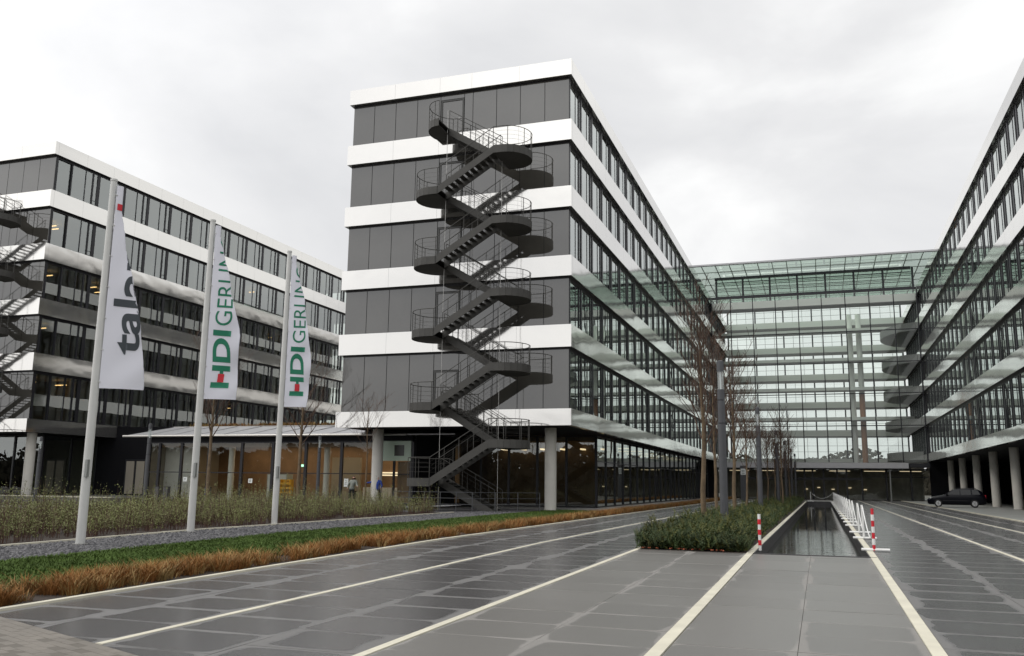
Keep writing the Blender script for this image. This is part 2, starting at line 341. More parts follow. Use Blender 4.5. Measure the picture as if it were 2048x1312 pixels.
def slab_geo(s):
    a, b, y0, y1, _ = s
    poly = [(a, y0), (b, y0), (b, y1), (a, y1)]
    out = []
    for i in range(4):                      # clip against the street edge
        p, q = poly[i], poly[(i + 1) % 4]; dp, dq = p[1] - near_line(p[0]), q[1] - near_line(q[0])
        if dp >= 0: out.append(p)
        if dp * dq < 0: t = dp / (dp - dq); out.append((p[0] + (q[0]-p[0]) * t, p[1] + (q[1]-p[1]) * t))
    return out
pave = thing('paving', (0, 0, 0), 'grey concrete slab paving of the forecourt, wet in patches', 'paving'); pave['kind'] = 'structure'; del pave['category']
shared = {}
def slab_mesh(poly, org, s):
    mb = MB(); n = len(poly); off = random.uniform(-0.002, 0.002)
    mb.prism(poly, 'z', -0.028, off)
    vs = []
    for (x, y, z) in mb.v: vs.append((x, y, z + gz(y)))
    mb.v = vs; return mb
def uv_slab(me, s, org):
    uv = me.uv_layers.new(name='slab'); sx, sy = s[1] - s[0], s[3] - s[2]
    for l in me.loops:
        c = me.vertices[l.vertex_index].co; uv.data[l.index].uv = ((c.x + org[0] - s[0]) / sx, (c.y + org[1] - s[2]) / sy)
nobj = 0; rest = {'w': MB(), 'd': MB()}; restuv = {'w': [], 'd': []}
for s in slabs:
    poly = slab_geo(s)
    if len(poly) < 3: continue
    mb = slab_mesh(poly, None, s)
    if nobj < 290 and seen(s) > 0:
        org = (s[0], s[2], 0); me = mb.mesh('paving_slab', 'slab_wet' if s[4] == 'w' else 'slab_damp', org); uv_slab(me, s, org)
        inst('paving_slab', me, pave, org); nobj += 1
    else:
        rest[s[4]].add(mb.v, mb.f)
        for f in mb.f:
            for i in f: restuv[s[4]].append(((mb.v[i][0]-s[0])/(s[1]-s[0]), (mb.v[i][1]-s[2])/(s[3]-s[2])))
for k in 'wd':
    if rest[k].v:
        o = rest[k].build('paving_slabs', 'slab_wet' if k == 'w' else 'slab_damp', pave, kind='stuff')
        uv = o.data.uv_layers.new(name='slab')
        for i, l in enumerate(o.data.loops): uv.data[i].uv = restuv[k][i]
def strip(name, x0, x1, y0, y1, top, m, h=0.09):
    mb = MB(); ys = [y0] + [y for y in (8, 12, 16, 20, 22) if y0 < y < y1] + [y1]
    for a, b in zip(ys, ys[1:]):
        mb.add([(x0,a,gz(a)+top-h),(x1,a,gz(a)+top-h),(x1,b,gz(b)+top-h),(x0,b,gz(b)+top-h),(x0,a,gz(a)+top),(x1,a,gz(a)+top),(x1,b,gz(b)+top),(x0,b,gz(b)+top)],
               [(4,5,6,7),(0,1,5,4),(1,2,6,5),(3,0,4,7)] + ([(2,3,7,6)] if b == y1 else []))
    return mb.build(name, m, kind='structure')
strip('kerb', -9.53, -9.425, near_line(-9.5), 112, 0.03, 'kerb_cream', 0.12)
strip('lane_line', -6.825, -6.735, near_line(-6.78), 112, 0.008, 'kerb_cream')
strip('lane_line', -4.19, -4.09, 5, 98, 0.008, 'kerb_cream')
strip('pool_coping', -1.65, -1.51, 5, 98.2, 0.012, 'kerb_cream')
strip('pool_coping', 0.93, 1.07, 5, 98.2, 0.012, 'kerb_cream')
strip('lane_line', 3.905, 3.995, 5, 112, 0.008, 'kerb_cream')
strip('lane_line', 6.455, 6.545, 5, 112, 0.008, 'kerb_cream')
strip('kerb', 8.66, 8.78, 5, 114, 0.05, 'kerb_cream', 0.14)
bed_sheet('pavement', 8.78, 40, 4, 140, 0.02, 'sidewalk')
# brown street paving at the lower left
mb = MB(); mb.prism([(-9.6, near_line(-9.6) - 0.02), (3, near_line(3) - 0.02), (3, -8), (-40, -8), (-40, near_line(-9.6) - 0.02)], 'z', -0.3, 0.0)
mb.v = [(x, y, z + gz(max(y, 4)) + 0.004) for x, y, z in mb.v]; street = mb.build('street_paving', 'joint_dark', kind='structure')
street.data.materials[0] = MAT['brown_joint']
mb = MB(); ea = math.atan(-0.4); ca, sa = math.cos(ea), math.sin(ea)
for j in range(36):
    for i in range(44):
        u, v = -1.0 + (i + 0.5 * (j % 2)) * 0.205, -0.02 - (j + 1) * 0.105; q = [(u + 0.003, v + 0.003), (u + 0.202, v + 0.003), (u + 0.202, v + 0.102), (u + 0.003, v + 0.102)]
        P = [(-9.13 + a * ca - b * sa, 8.24 + a * sa + b * ca) for a, b in q]; dz = random.uniform(0.005, 0.0075)
        mb.add([(x, y, gz(max(y, 4)) + 0.002) for x, y in P] + [(x, y, gz(max(y, 4)) + dz) for x, y in P], [(4, 5, 6, 7), (0, 1, 5, 4), (1, 2, 6, 5), (2, 3, 7, 6), (3, 0, 4, 7)])
mb.build('paving_setts', 'brown_paving', street, kind='stuff')

# pool
x0, x1, y0, y1 = POOL
mb = MB()
mb.box(x0 - 0.12, x0 + 0.02, y0, y1, -0.75, 0.002); mb.box(x1 - 0.02, x1 + 0.12, y0, y1, -0.75, 0.002); mb.box(x0 - 0.12, x1 + 0.12, y0 - 0.03, y0 + 0.05, -0.75, 0.006); mb.box(x0 - 0.12, x1 + 0.12, y1, y1 + 0.35, -0.75, 0.03)
mb.box(x0 - 0.1, x1 + 0.1, y0, y1, -0.8, -0.72)
mb.build('pool_basin', 'pool_wall', kind='structure')
grid('water', fr(x0 + 0.015, x1 - 0.015, 4), fr(y0 + 0.05, y1, 20), lambda x, y: -0.30, 'water', kind='structure')

# planted strips left of the drive
bed_sheet('grass_bed', -11.0, -9.53, 7, 112, -0.005, 'soil')
bed_sheet('lawn', -14.55, -10.75, 7, 50, 0.008, 'lawn')
bed_sheet('gravel_strip', -17.3, -14.5, 7, 46, 0.012, 'gravel')
strip('kerb', -17.38, -17.29, 7, 41.5, 0.05, 'kerb_cream', 0.12)
bed_sheet('shrub_soil', -30, -17.38, 4, 41.5, -0.01, 'soil')
bed_sheet('path', -60, -30, 4, 46, 0.0, 'path_grey')
bed_sheet('terrace', -43, -10.9, 50.0, 112, 0.006, 'path_grey')
bed_sheet('path', -30, -14.5, 41.5, 50.0, 0.003, 'gravel')
bed_sheet('path', -43, -30, 46.0, 50.0, 0.003, 'path_grey')
MB().box(-72, -43.05, 46.15, 110, -0.8, 0.25).build('plinth', 'plinth', kind='structure')
MB().box(-72, -43.05, 46.12, 46.5, 0.25, 0.30).build('plinth_edge', 'kerb_cream', kind='structure')

# ------------------------------------------------------------------ office wings
BANDS = [(4.58, 5.48), (8.84, 10.08), (12.81, 13.97), (16.77, 17.98), (20.71, 21.94), (24.64, 25.6)]
MOD = 2.70
WIN = {}
def window_meshes(h):
    key = round(h, 2)
    if key in WIN: return WIN[key]
    # local: y along the facade 0..MOD, z up 0..h, outer side +x; glass at x=-0.10
    f = MB(); B = lambda a, b, z0, z1, d=0.0: f.box(-0.16, d, a, b, z0, z1)
    B(0, MOD, 0, 0.055); B(0, MOD, h - 0.17, h)
    zi = (0.055, h - 0.17)
    B(0, 0.10, *zi, 0.012); B(1.32, 1.40, *zi, 0.0); B(2.02, 2.15, *zi, 0.02); B(2.50, MOD, *zi, 0.02)
    B(2.15, 2.50, 0.055, 0.13); B(2.15, 2.50, 0.42, 0.45)
    fm = f.mesh('window', 'black_metal')
    ps = []
    for a, b in ((0.10, 1.32), (1.40, 2.02), (2.15, 2.50)):
        q = MB().quad((-0.02, a - 0.02, 0.04), (-0.02, b + 0.02, 0.04), (-0.02, b + 0.02, h - 0.15), (-0.02, a - 0.02, h - 0.15)); ps.append(q.mesh('pane', 'glass_window'))
    WIN[key] = (fm, ps); return WIN[key]
def window_row(par, X, ya, n, z0, z1, side, blind=None):
    # side +1: facade looks to +x
    fm, ps = window_meshes(z1 - z0); org = parent_org(par)
    for i in range(n):
        y = ya + i * MOD
        loc = (X - org.x, (y if side > 0 else y + MOD) - org.y, z0 - org.z)
        w = inst('window', fm, par, loc, 0 if side > 0 else math.pi)
        for p in ps: inst('pane', p, w, (0, 0, 0))
def fascia_side(par, X, ya, yb, side, n, first=0):
    org = parent_org(par); step = (yb - ya) / n
    for z0, z1 in BANDS:
        me = MB()
        me.box(-0.30, 0, 0.004, step - 0.004, 0, z1 - z0); me = me.mesh('fascia_panel', 'fascia')
        for i in range(n):
            inst('fascia_panel', me, par, (X - org.x, (ya + i * step if side > 0 else ya + (i + 1) * step) - org.y, z0 - org.z), 0 if side > 0 else math.pi)
def fascia_end(par, xs, Y, skip=()):
    org = parent_org(par)
    for z0, z1 in BANDS:
        for a, b in zip(xs, xs[1:]):
            MB().box(a + 0.004, b - 0.004, Y, Y + 0.30, z0, z1).build('fascia_panel', 'fascia', par)
def wing_body(par, x0, x1, y0, y1, core=True, lights=0, seed=1):
    # slabs, soffit, inner walls; x0..x1 / y0..y1 are the outer faces of the fascia
    e = 0.29
    for k, (z0, z1) in enumerate(BANDS):
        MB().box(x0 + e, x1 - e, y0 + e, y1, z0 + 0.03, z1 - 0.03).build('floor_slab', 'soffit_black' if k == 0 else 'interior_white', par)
        if 0 < k: MB().box(x0 + 0.33, x1 - 0.33, y0 + 0.33, y1, z0 - 0.06, z0 + 0.02).build('ceiling', 'interior_white', par)
        MB().box(x0 + 0.36, x1 - 0.36, y0 + 0.36, y1, z1 - 0.02, z1 + 0.02).build('floor_finish', 'interior_floor' if k < 5 else 'gravel', par)
    xm = (x0 + x1) / 2
    MB().box(xm - 1.3, xm + 1.3, y0 + 1.2, y1 - 0.5, 5.4, 25.0).build('core_wall', 'interior_wall', par)
    rnd = random.Random(seed)
    for k in range(5):
        mb = MB(); y = y0 + 6
        while y < y1 - 4:                     # cross walls between offices
            if rnd.random() < 0.75:
                mb.box(x0 + 0.7, xm - 1.3, y, y + 0.12, BANDS[k][1] + 0.02, BANDS[k+1][0] - 0.06); mb.box(xm + 1.3, x1 - 0.7, y, y + 0.12, BANDS[k][1] + 0.02, BANDS[k+1][0] - 0.06)
            y += rnd.choice((2.7, 5.4, 5.4))
        mb.build('office_walls', 'interior_wall', par)
    if lights:
        for k in range(4):
            for i in range(lights):
                y = y0 + 2.0 + rnd.random() * (y1 - y0 - 10) * (0.25 if i < 2 else 0.8); z = BANDS[k+1][0] - 0.45
                x = x1 - 2.2 - rnd.random() * 1.2
                MB().box(x - 0.3, x + 0.3, y, y + 0.08, z, z + 0.05).build('ceiling_lamp', 'office_lamp', par)

# ---- main wing (between the two open courts)
XM0, XM1, YM0, YM1 = -26.82, -12.49, 45.96, 137.0
main = thing('office_wing', (XM1, YM0, 0), 'six-storey office wing with white metal bands and zigzag fire stair on its grey end', 'office building', 'office wings of the complex')
wing_body(main, XM0, XM1, YM0, YM1, seed=3)
fascia_end(main, [XM0, -23.69, -20.69, -18.63, -15.65, XM1], YM0)
fascia_side(main, XM1, YM0 + 0.302, 115.0, 1, 25)
fascia_side(main, XM1, 115.01, 137.0, 1, 4)
for k in range(5):
    z0, z1 = BANDS[k][1], BANDS[k+1][0]
    window_row(main, XM1 - 0.26, YM0 + 0.52, 25, z0, z1, 1)
    zc = (z0, z1)
    mb = MB()
    for i in range(8):
        y = 114.2 + i * 2.75; mb.box(XM1 - 0.45, XM1 - 0.25, y, y + 0.18, z0, z1); mb.box(XM1 - 0.45, XM1 - 0.25, y + 1.3, y + 1.5, z0, z1)
    mb.build('atrium_side_mullions', 'black_metal', main)
    MB().quad((XM1 - 0.36, 114, z0), (XM1 - 0.36, 137, z0), (XM1 - 0.36, 137, z1), (XM1 - 0.36, 114, z1)).build('atrium_side_glass', 'glass_window', main)
    # west face: seen only as a mirror image in the court
    MB().quad((XM0 + 0.3, YM1, z0), (XM0 + 0.3, YM0 + 0.6, z0), (XM0 + 0.3, YM0 + 0.6, z1), (XM0 + 0.3, YM1, z1)).build('west_glazing', 'glass_shop', main)
    mb = MB()
    for i in range(67): mb.box(XM0 + 0.16, XM0 + 0.3, YM0 + 0.5 + i * 1.35, YM0 + 0.5 + i * 1.35 + 0.16, z0, z1)
    mb.build('west_mullions', 'black_metal', main)
for z0, z1 in BANDS: MB().box(XM0, XM0 + 0.3, YM0 + 0.302, YM1, z0, z1).build('west_fascia', 'fascia', main)
PJ = [-26.67, -25.22, -23.75, -22.29, -20.75, -19.2, -18.65, -17.15, -15.67, -14.17, -12.70]
def cladding(par, joints, Y, door):
    for k in range(5):
        z0, z1 = BANDS[k][1], BANDS[k+1][0]
        MB().box(joints[0], joints[-1], Y + 0.06, Y + 0.25, z0, z1).build('cladding_frame', 'black_metal', par)
        MB().box(joints[0], joints[-1], Y - 0.01, Y + 0.08, z1 - 0.10, z1).build('head_rail', 'black_metal', par)
        for i, (a, b) in enumerate(zip(joints, joints[1:])):
            if i == door:
                zt = z0 + 2.3
                MB().box(a + 0.02, b - 0.02, Y, Y + 0.05, zt + 0.03, z1 - 0.10).build('cladding_panel', 'cladding', par)
                d = MB().box(a + 0.14, b - 0.14, Y + 0.03, Y + 0.055, z0 + 0.02, zt - 0.10).build('door', 'cladding', par)
                MB().box(a + 0.03, a + 0.13, Y - 0.01, Y + 0.055, z0, zt).box(b - 0.13, b - 0.03, Y - 0.01, Y + 0.055, z0, zt).box(a + 0.13, b - 0.13, Y - 0.01, Y + 0.055, zt - 0.10, zt).build('door_frame', 'door_grey', d)
                MB().tube([(b - 0.22, Y + 0.03, z0 + 1.05), (b - 0.22, Y - 0.04, z0 + 1.05), (b - 0.36, Y - 0.04, z0 + 1.05)], 0.015).build('door_handle', 'rod_steel', d)
            else:
                MB().box(a + 0.018, b - 0.018, Y, Y + 0.05, z0 + 0.005, z1 - 0.10).build('cladding_panel', 'cladding', par)
cladding(main, PJ, 46.28, 4)
# ground floor below the overhang
def shopfront(par, p0, p1, n, z0, z1, transom=None, gm='glass_dark', mw=0.07, name='shop_window'):
    d = Vector((p1[0]-p0[0], p1[1]-p0[1], 0)); Lh = d.length; d.normalize(); nn = Vector((d.y, -d.x, 0))
    P = lambda t, o, z: (p0[0] + d.x * t + nn.x * o, p0[1] + d.y * t + nn.y * o, z)
    def bx(mb, t0, t1, o0, o1, za, zb):
        vs = [P(t0,o0,za),P(t1,o0,za),P(t1,o1,za),P(t0,o1,za),P(t0,o0,zb),P(t1,o0,zb),P(t1,o1,zb),P(t0,o1,zb)]
        mb.add(vs, [(0,3,2,1),(4,5,6,7),(0,1,5,4),(1,2,6,5),(2,3,7,6),(3,0,4,7)])
    ts = n if isinstance(n, list) else [Lh * i / n for i in range(n + 1)]
    mb = MB(); bx(mb, 0, Lh, -0.05, 0.05, z0, z0 + 0.08); bx(mb, 0, Lh, -0.05, 0.05, z1 - 0.08, z1)
    if transom: bx(mb, 0, Lh, -0.04, 0.04, transom, transom + 0.06)
    mb.build('window_rails', 'black_metal', par)
    for t in ts:
        mb = MB(); bx(mb, t - mw, t + mw, -0.08, 0.08, z0 + 0.08, z1 - 0.08); mb.build('mullion', 'black_metal', par)
    for a, b in zip(ts, ts[1:]):
        MB().quad(P(a, 0, z0 + 0.05), P(b, 0, z0 + 0.05), P(b, 0, z1 - 0.05), P(a, 0, z1 - 0.05)).build('pane', gm, par)
shopfront(main, (-23.3, 55.7), (-13.5, 55.7), 5, 0.02, 4.56)
shopfront(main, (-13.5, 55.7), (-13.5, 114.8), 22, 0.02, 4.56, transom=2.9, mw=0.03)
MB().box(-26.5, -13.7, 63, 63.2, 0, 4.58).build('foyer_back_wall', 'wood_wall', main)
MB().box(-19.0, -18.8, 63.2, 114, 0, 4.58).build('foyer_side_wall', 'interior_wall', main)
MB().box(-26.5, -13.6, 55.8, 114, 0.0, 0.03).build('foyer_floor', 'interior_floor', main)
for i in range(6): MB().box(-22.2 + i * 1.5, -22.0 + i * 1.5, 62.0, 62.9, 3.9, 4.0).build('foyer_lamp', 'warm_lamp', main)
for i in range(3): MB().cyl(-16.5, 70 + i * 14, 0, 4.58, 0.28).build('inner_column', 'column_white', main, smooth=True)
def round_column(x, y, label, top=4.585, r=0.33, bot=0.0):
    t = thing('support_column', (x, y, bot), label, 'column', 'round white columns'); t['kind'] = 'thing'
    MB().cyl(x, y, bot, top, r, n=28).build('shaft', 'column_white', t, smooth=True)
    MB().cyl(x, y, bot - 0.01, bot + 0.03, r + 0.04, n=28).build('base_ring', 'black_metal', t)
    return t
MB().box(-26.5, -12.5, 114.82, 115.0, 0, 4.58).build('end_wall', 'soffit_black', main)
round_column(-14.32, 48.27, 'round white column under the overhang, standing by the lawn edge')
round_column(-25.17, 48.27, 'round white column under the overhang, beside the canteen door')

# ---- left wing across the court
XL0, XL1, YL0, YL1 = -66.0, -51.42, 46.9, 95.0
left = thing('office_wing', (XL1, YL0, 0.25), 'office wing beyond the flagpoles with long rows of windows and grey bands', 'office building', 'office wings of the complex')
wing_body(left, XL0, XL1, YL0, YL1, lights=5, seed=5)
LJ = [PJ[0] - 38.93 + 0.0] + [p - 38.93 for p in PJ[1:]]
fascia_end(left, [XL0, -62.6, -59.6, -57.6, -54.6, XL1], YL0)
cladding(left, LJ, 47.22, 4)
for k, (z0, z1) in enumerate(BANDS):
    n = 18 if k else 3; step = 2.7 if k else 2.69
    me = MB().box(-0.30, 0, 0.004, step - 0.004, 0, z1 - z0).mesh('fascia_panel', 'fascia')
    for i in range(n): inst('fascia_panel', me, left, (0, 0.302 + i * step, z0 - 0.25))
for k in range(5): window_row(left, XL1 - 0.26, YL0 + 0.52 - MOD + 1.35 + MOD, 17, BANDS[k][1], BANDS[k+1][0], 1)
for k in range(5):
    z0, z1 = BANDS[k][1], BANDS[k+1][0]
    MB().box(XL1 - 0.42, XL1 - 0.26, YL0 + 0.40, YL0 + 0.52, z0, z1).box(XL1 - 0.42, XL1 - 0.26, YL0 + 0.52, YL0 + 1.87, z1 - 0.17, z1).build('corner_post', 'black_metal', left)
    MB().quad((XL1 - 0.36, YL0 + 0.5, z0), (XL1 - 0.36, YL0 + 1.9, z0), (XL1 - 0.36, YL0 + 1.9, z1 - 0.1), (XL1 - 0.36, YL0 + 0.5, z1 - 0.1)).build('pane', 'glass_window', left)
shopfront(left, (-64, 50.2), (-53.2, 50.2), 4, 0.25, 4.56)
shopfront(left, (-53.2, 50.2), (-53.2, 55.3), 2, 0.25, 4.56)
MB().box(-64, -53.4, 58.5, 58.7, 0.2, 4.58).build('lobby_wall', 'interior_wall', left)
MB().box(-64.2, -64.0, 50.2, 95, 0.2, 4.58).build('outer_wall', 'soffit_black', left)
MB().box(XL0 + 0.3, XL0 + 0.4, YL0 + 0.4, YL1, 5.4, 24.7).build('outer_wall', 'cladding', left)
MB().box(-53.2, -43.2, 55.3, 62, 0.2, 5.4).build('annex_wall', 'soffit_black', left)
d = MB().box(-50.3, -48.3, 55.22, 55.3, 0.25, 2.95).build('door', 'black_metal', left)
for a in (-50.15, -49.2): MB().box(a, a + 0.75, 55.19, 55.23, 0.35, 2.8).build('door_pane', 'interior_wall', d)
round_column(-52.55, 48.5, 'round white column under the corner of the wing behind the flagpoles', bot=0.25)

# ---- right wing
XR0, XR1, YR0, YR1 = 11.94, 26.3, 46.0, 137.0
right = thing('office_wing', (XR0, YR0, 0), 'office wing standing on a colonnade above the parked dark car', 'office building', 'office wings of the complex')
wing_body(right, XR0, XR1, YR0, YR1, seed=9)
fascia_side(right, XR0, YR0 + 0.302, 115.0, -1, 25)
fascia_side(right, XR0, 115.01, 137.0, -1, 4)
fascia_end(right, [XR0, 15.0, 18.0, 20.0, 23.0, XR1], YR0)
for k in range(5):
    z0, z1 = BANDS[k][1], BANDS[k+1][0]
    window_row(right, XR0 + 0.26, YR0 + 1.0, 25, z0, z1, -1)
    mb = MB()
    for i in range(8):
        y = 114.7 + i * 2.75; mb.box(XR0 + 0.25, XR0 + 0.45, y, y + 0.18, z0, z1); mb.box(XR0 + 0.25, XR0 + 0.45, y + 1.3, y + 1.5, z0, z1)
    mb.build('atrium_side_mullions', 'black_metal', right)
    MB().quad((XR0 + 0.36, 137, z0), (XR0 + 0.36, 114.4, z0), (XR0 + 0.36, 114.4, z1), (XR0 + 0.36, 137, z1)).build('atrium_side_glass', 'glass_window', right)
    MB().box(XR0 + 0.15, XR1 - 0.15, YR0 + 0.32, YR0 + 0.4, z0, z1).build('cladding_panel', 'cladding', right)
    MB().box(XR1 - 0.4, XR1 - 0.3, YR0 + 0.4, YR1, z0, z1).build('cladding_panel', 'cladding', right)
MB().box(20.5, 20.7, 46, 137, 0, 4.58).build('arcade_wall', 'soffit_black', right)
for y in (74, 83, 92, 101): MB().box(20.42, 20.5, y, y + 2.4, 0.02, 2.9).build('arcade_door', 'wood_wall' if y == 83 else 'door_grey', right)
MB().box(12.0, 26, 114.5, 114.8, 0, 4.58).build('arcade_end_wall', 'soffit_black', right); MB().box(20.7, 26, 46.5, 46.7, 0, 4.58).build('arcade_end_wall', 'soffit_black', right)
for i in range(8):
    round_column(13.75, 58.0 + i * 8.75 if i else 58.4, 'round white column of the colonnade, number %s counted from the hall entrance' % ['eight','seven','six','five','four','three','two','one'][i])

# ------------------------------------------------------------------ glass hall between the wings
atr = thing('glass_hall', (-0.27, 115, 0), 'tall glass entrance hall with green glazed roof between the two wings', 'glass hall')
AX0, AX1, YF, YB = -12.46, 11.91, 115.0, 137.0
mx = [AX0] + [-10.05 + 2.765 * i for i in range(8)] + [AX1]
rows = [4.45, 8.83, 12.72, 16.5, 20.4, 25.3]
for x in mx: MB().box(x - 0.055, x + 0.055, YF - 0.09, YF + 0.12, 4.45, 25.25).build('mullion', 'black_metal', atr)
for z in rows[1:-1]: MB().box(AX0, AX1, YF - 0.05, YF + 0.08, z - 0.05, z + 0.05).build('transom', 'black_metal', atr)
MB().box(AX0, AX1, YF - 0.14, YF + 0.2, 25.25, 25.52).build('top_rail', 'black_metal', atr)
for a, b in zip(mx, mx[1:]):
    for z0, z1 in zip(rows, rows[1:]):
        MB().quad((a, YF, z0), (b, YF, z0), (b, YF, z1), (a, YF, z1)).build('pane', 'glass_clear', atr)
# clerestory and glazed roof
YC = 120.0
cx = [AX0 + 0.2 + i * 3.48 for i in range(8)]
for x in cx: MB().box(x - 0.12, x + 0.12, YC - 0.15, YC + 0.15, 25.4, 29.2).build('roof_post', 'black_metal', atr)
for z, h in ((26.55, 0.10), (27.3, 0.05), (27.7, 0.05), (28.1, 0.05), (28.5, 0.10)): MB().box(AX0, AX1, YC - 0.08, YC + 0.08, z, z + h).build('roof_rail', 'black_metal', atr)
for a, b in zip(cx, cx[1:]): MB().quad((a, YC, 25.4), (b, YC, 25.4), (b, YC, 29.2), (a, YC, 29.2)).build('clerestory_pane', 'glass_green', atr)
RX0, RX1 = -17.0, 16.4
def zr(y): return 29.55 - 0.012 * (y - YF)
for i in range(20):
    x = RX0 + i * (RX1 - RX0) / 19
    MB().prism([(YF - 1.2, zr(YF - 1.2) - 0.10), (YB + 1, zr(YB + 1) - 0.28), (YB + 1, zr(YB + 1)), (YF - 1.2, zr(YF - 1.2))], 'x', x - 0.05, x + 0.05).build('roof_rib', 'alu_frame', atr)
for i in range(19):
    a = RX0 + i * (RX1 - RX0) / 19; b = a + (RX1 - RX0) / 19
    MB().quad((a, YF - 1.3, zr(YF - 1.3) + 0.02), (b, YF - 1.3, zr(YF - 1.3) + 0.02), (b, YB + 1, zr(YB + 1) + 0.02), (a, YB + 1, zr(YB + 1) + 0.02)).build('roof_pane', 'glass_green', atr)
for j in range(7): 
    y = YF - 1.2 + j * 3.6; MB().box(RX0, RX1, y, y + 0.10, zr(y) - 0.10, zr(y) + 0.01).build('roof_purlin', 'alu_frame', atr)
MB().box(RX0 - 0.1, RX1 + 0.1, YF - 1.45, YF - 1.25, zr(YF) - 0.06, zr(YF) + 0.14).build('roof_edge', 'roof_metal', atr)
MB().box(AX0, AX1, YC - 0.25, YC + 0.25, 28.95, 29.25).build('roof_beam', 'black_metal', atr)
# inner galleries: one deck behind the front, one at every floor by the rear glazing
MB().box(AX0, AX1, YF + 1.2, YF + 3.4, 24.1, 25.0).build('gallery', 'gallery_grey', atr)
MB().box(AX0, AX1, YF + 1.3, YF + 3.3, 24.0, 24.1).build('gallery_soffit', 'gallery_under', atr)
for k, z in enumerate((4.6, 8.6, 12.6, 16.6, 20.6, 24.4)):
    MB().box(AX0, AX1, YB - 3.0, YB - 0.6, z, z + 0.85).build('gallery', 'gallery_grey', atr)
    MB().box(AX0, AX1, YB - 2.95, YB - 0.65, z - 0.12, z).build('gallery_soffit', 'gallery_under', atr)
    if 0 < k < 5:
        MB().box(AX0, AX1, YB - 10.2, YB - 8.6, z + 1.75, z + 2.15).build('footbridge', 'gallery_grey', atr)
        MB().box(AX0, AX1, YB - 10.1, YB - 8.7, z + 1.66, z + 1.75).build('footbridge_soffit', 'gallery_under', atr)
# rounded balcony ends at the right
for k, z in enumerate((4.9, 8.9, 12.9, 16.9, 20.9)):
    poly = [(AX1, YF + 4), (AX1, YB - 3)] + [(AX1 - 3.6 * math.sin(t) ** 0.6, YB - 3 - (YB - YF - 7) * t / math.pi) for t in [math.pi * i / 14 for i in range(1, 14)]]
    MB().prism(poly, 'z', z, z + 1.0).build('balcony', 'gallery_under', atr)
bx_ = [AX0 + i * 4.06 for i in range(7)]
for x in bx_: MB().box(x - 0.10, x + 0.10, YB - 0.1, YB + 0.15, 0, 28.9).build('rear_mullion', 'black_metal', atr)
for i in range(19):
    x = AX0 + i * 1.353; MB().box(x - 0.025, x + 0.025, YB - 0.03, YB + 0.05, 4.6, 28.9).build('rear_glazing_bar', 'alu_frame', atr)
for k in range(6):
    for dz in (1.9, 2.75): MB().box(AX0, AX1, YB - 0.03, YB + 0.05, 4.6 + 4 * k + dz, 4.64 + 4 * k + dz).build('rear_rail', 'alu_frame', atr)
for a, b in zip(bx_, bx_[1:]): MB().quad((a, YB, 0), (b, YB, 0), (b, YB, 28.9), (a, YB, 28.9)).build('rear_pane', 'glass_clear', atr)
for x, m_ in ((4.6, 'gallery_grey'), (5.75, 'terracotta')): MB().cyl(x, YB - 8, 0, 14.0 if m_ == 'terracotta' else 25, 0.36, n=20).build('hall_column', m_, atr, smooth=True)
MB().cyl(5.75, YB - 8, 14.0, 25, 0.36, n=20).build('hall_column', 'gallery_grey', atr, smooth=True)
# entrance level
MB().box(-12.4, 9.6, YF - 2.6, YF + 0.3, 3.72, 4.36).build('canopy', 'roof_metal', atr)
MB().box(9.6, 11.9, YF - 2.2, YF + 0.3, 3.85, 4.30).build('canopy', 'black_metal', atr)
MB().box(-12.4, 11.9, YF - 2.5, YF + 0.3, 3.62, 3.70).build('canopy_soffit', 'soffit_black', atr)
MB().box(AX0, AX1, YF + 6.0, YF + 6.2, 0, 3.6).build('lobby_wall', 'lobby_dark', atr)
MB().box(AX0, AX1, YF + 0.2, YF + 6.0, 3.5, 3.6).build('lobby_ceiling', 'gallery_under', atr)
MB().box(AX0, AX1, YF + 0.2, YB + 1, 0.0, 0.05).build('hall_floor', 'interior_floor', atr)
for x in [-12.3, -9.0, -7.2, -4.6, -3.7, -1.9, -0.95, 0.3, 1.85, 2.9, 4.6, 7.3, 10.0]: MB().box(x - 0.10, x + 0.10, YF - 0.15, YF + 0.1, 0.05, 3.62).build('entrance_post', 'black_metal', atr)
MB().box(-9, 4.6, YF - 0.12, YF + 0.05, 2.35, 2.62).build('entrance_rail', 'black_metal', atr)
MB().box(4.6, 11.9, YF - 0.08, YF + 0.05, 2.7, 2.78).build('entrance_rail', 'black_metal', atr)
ex = [-12.3, -9.0, -7.2, -4.6, -3.7, -1.9, -0.95, 0.3, 1.85, 2.9, 4.6, 7.3, 10.0, 11.9]
for a, b in zip(ex, ex[1:]): MB().quad((a, YF - 0.02, 0.05), (b, YF - 0.02, 0.05), (b, YF - 0.02, 3.62), (a, YF - 0.02, 3.62)).build('entrance_pane', 'glass_shop', atr)
MB().cyl(7.6, YF - 2.2, 0, 3.75, 0.10, n=12).build('canopy_post', 'alu_frame', atr, smooth=True)
for i in range(6): MB().box(-11 + i * 4, -8.6 + i * 4, YF + 2.5, YF + 2.8, 3.44, 3.49).build('lobby_ceiling_lamp', 'white_lamp', atr)
for i in range(7): MB().box(-18.0, -15.0, 67 + i * 6.5, 67.3 + i * 6.5, 4.42, 4.5).build('foyer_fill_strip', 'white_lamp', main)  # added emissive strips to brighten the dark foyer side, not known fittings
for i, x in enumerate((-2.0, -0.5, 1.2, 3.2, 5.0)): MB().box(x, x + 0.35, YF + 5.9, YF + 5.98, 1.2 + 0.2 * (i % 2), 1.27 + 0.2 * (i % 2)).build('lobby_lamp', 'white_lamp', atr)

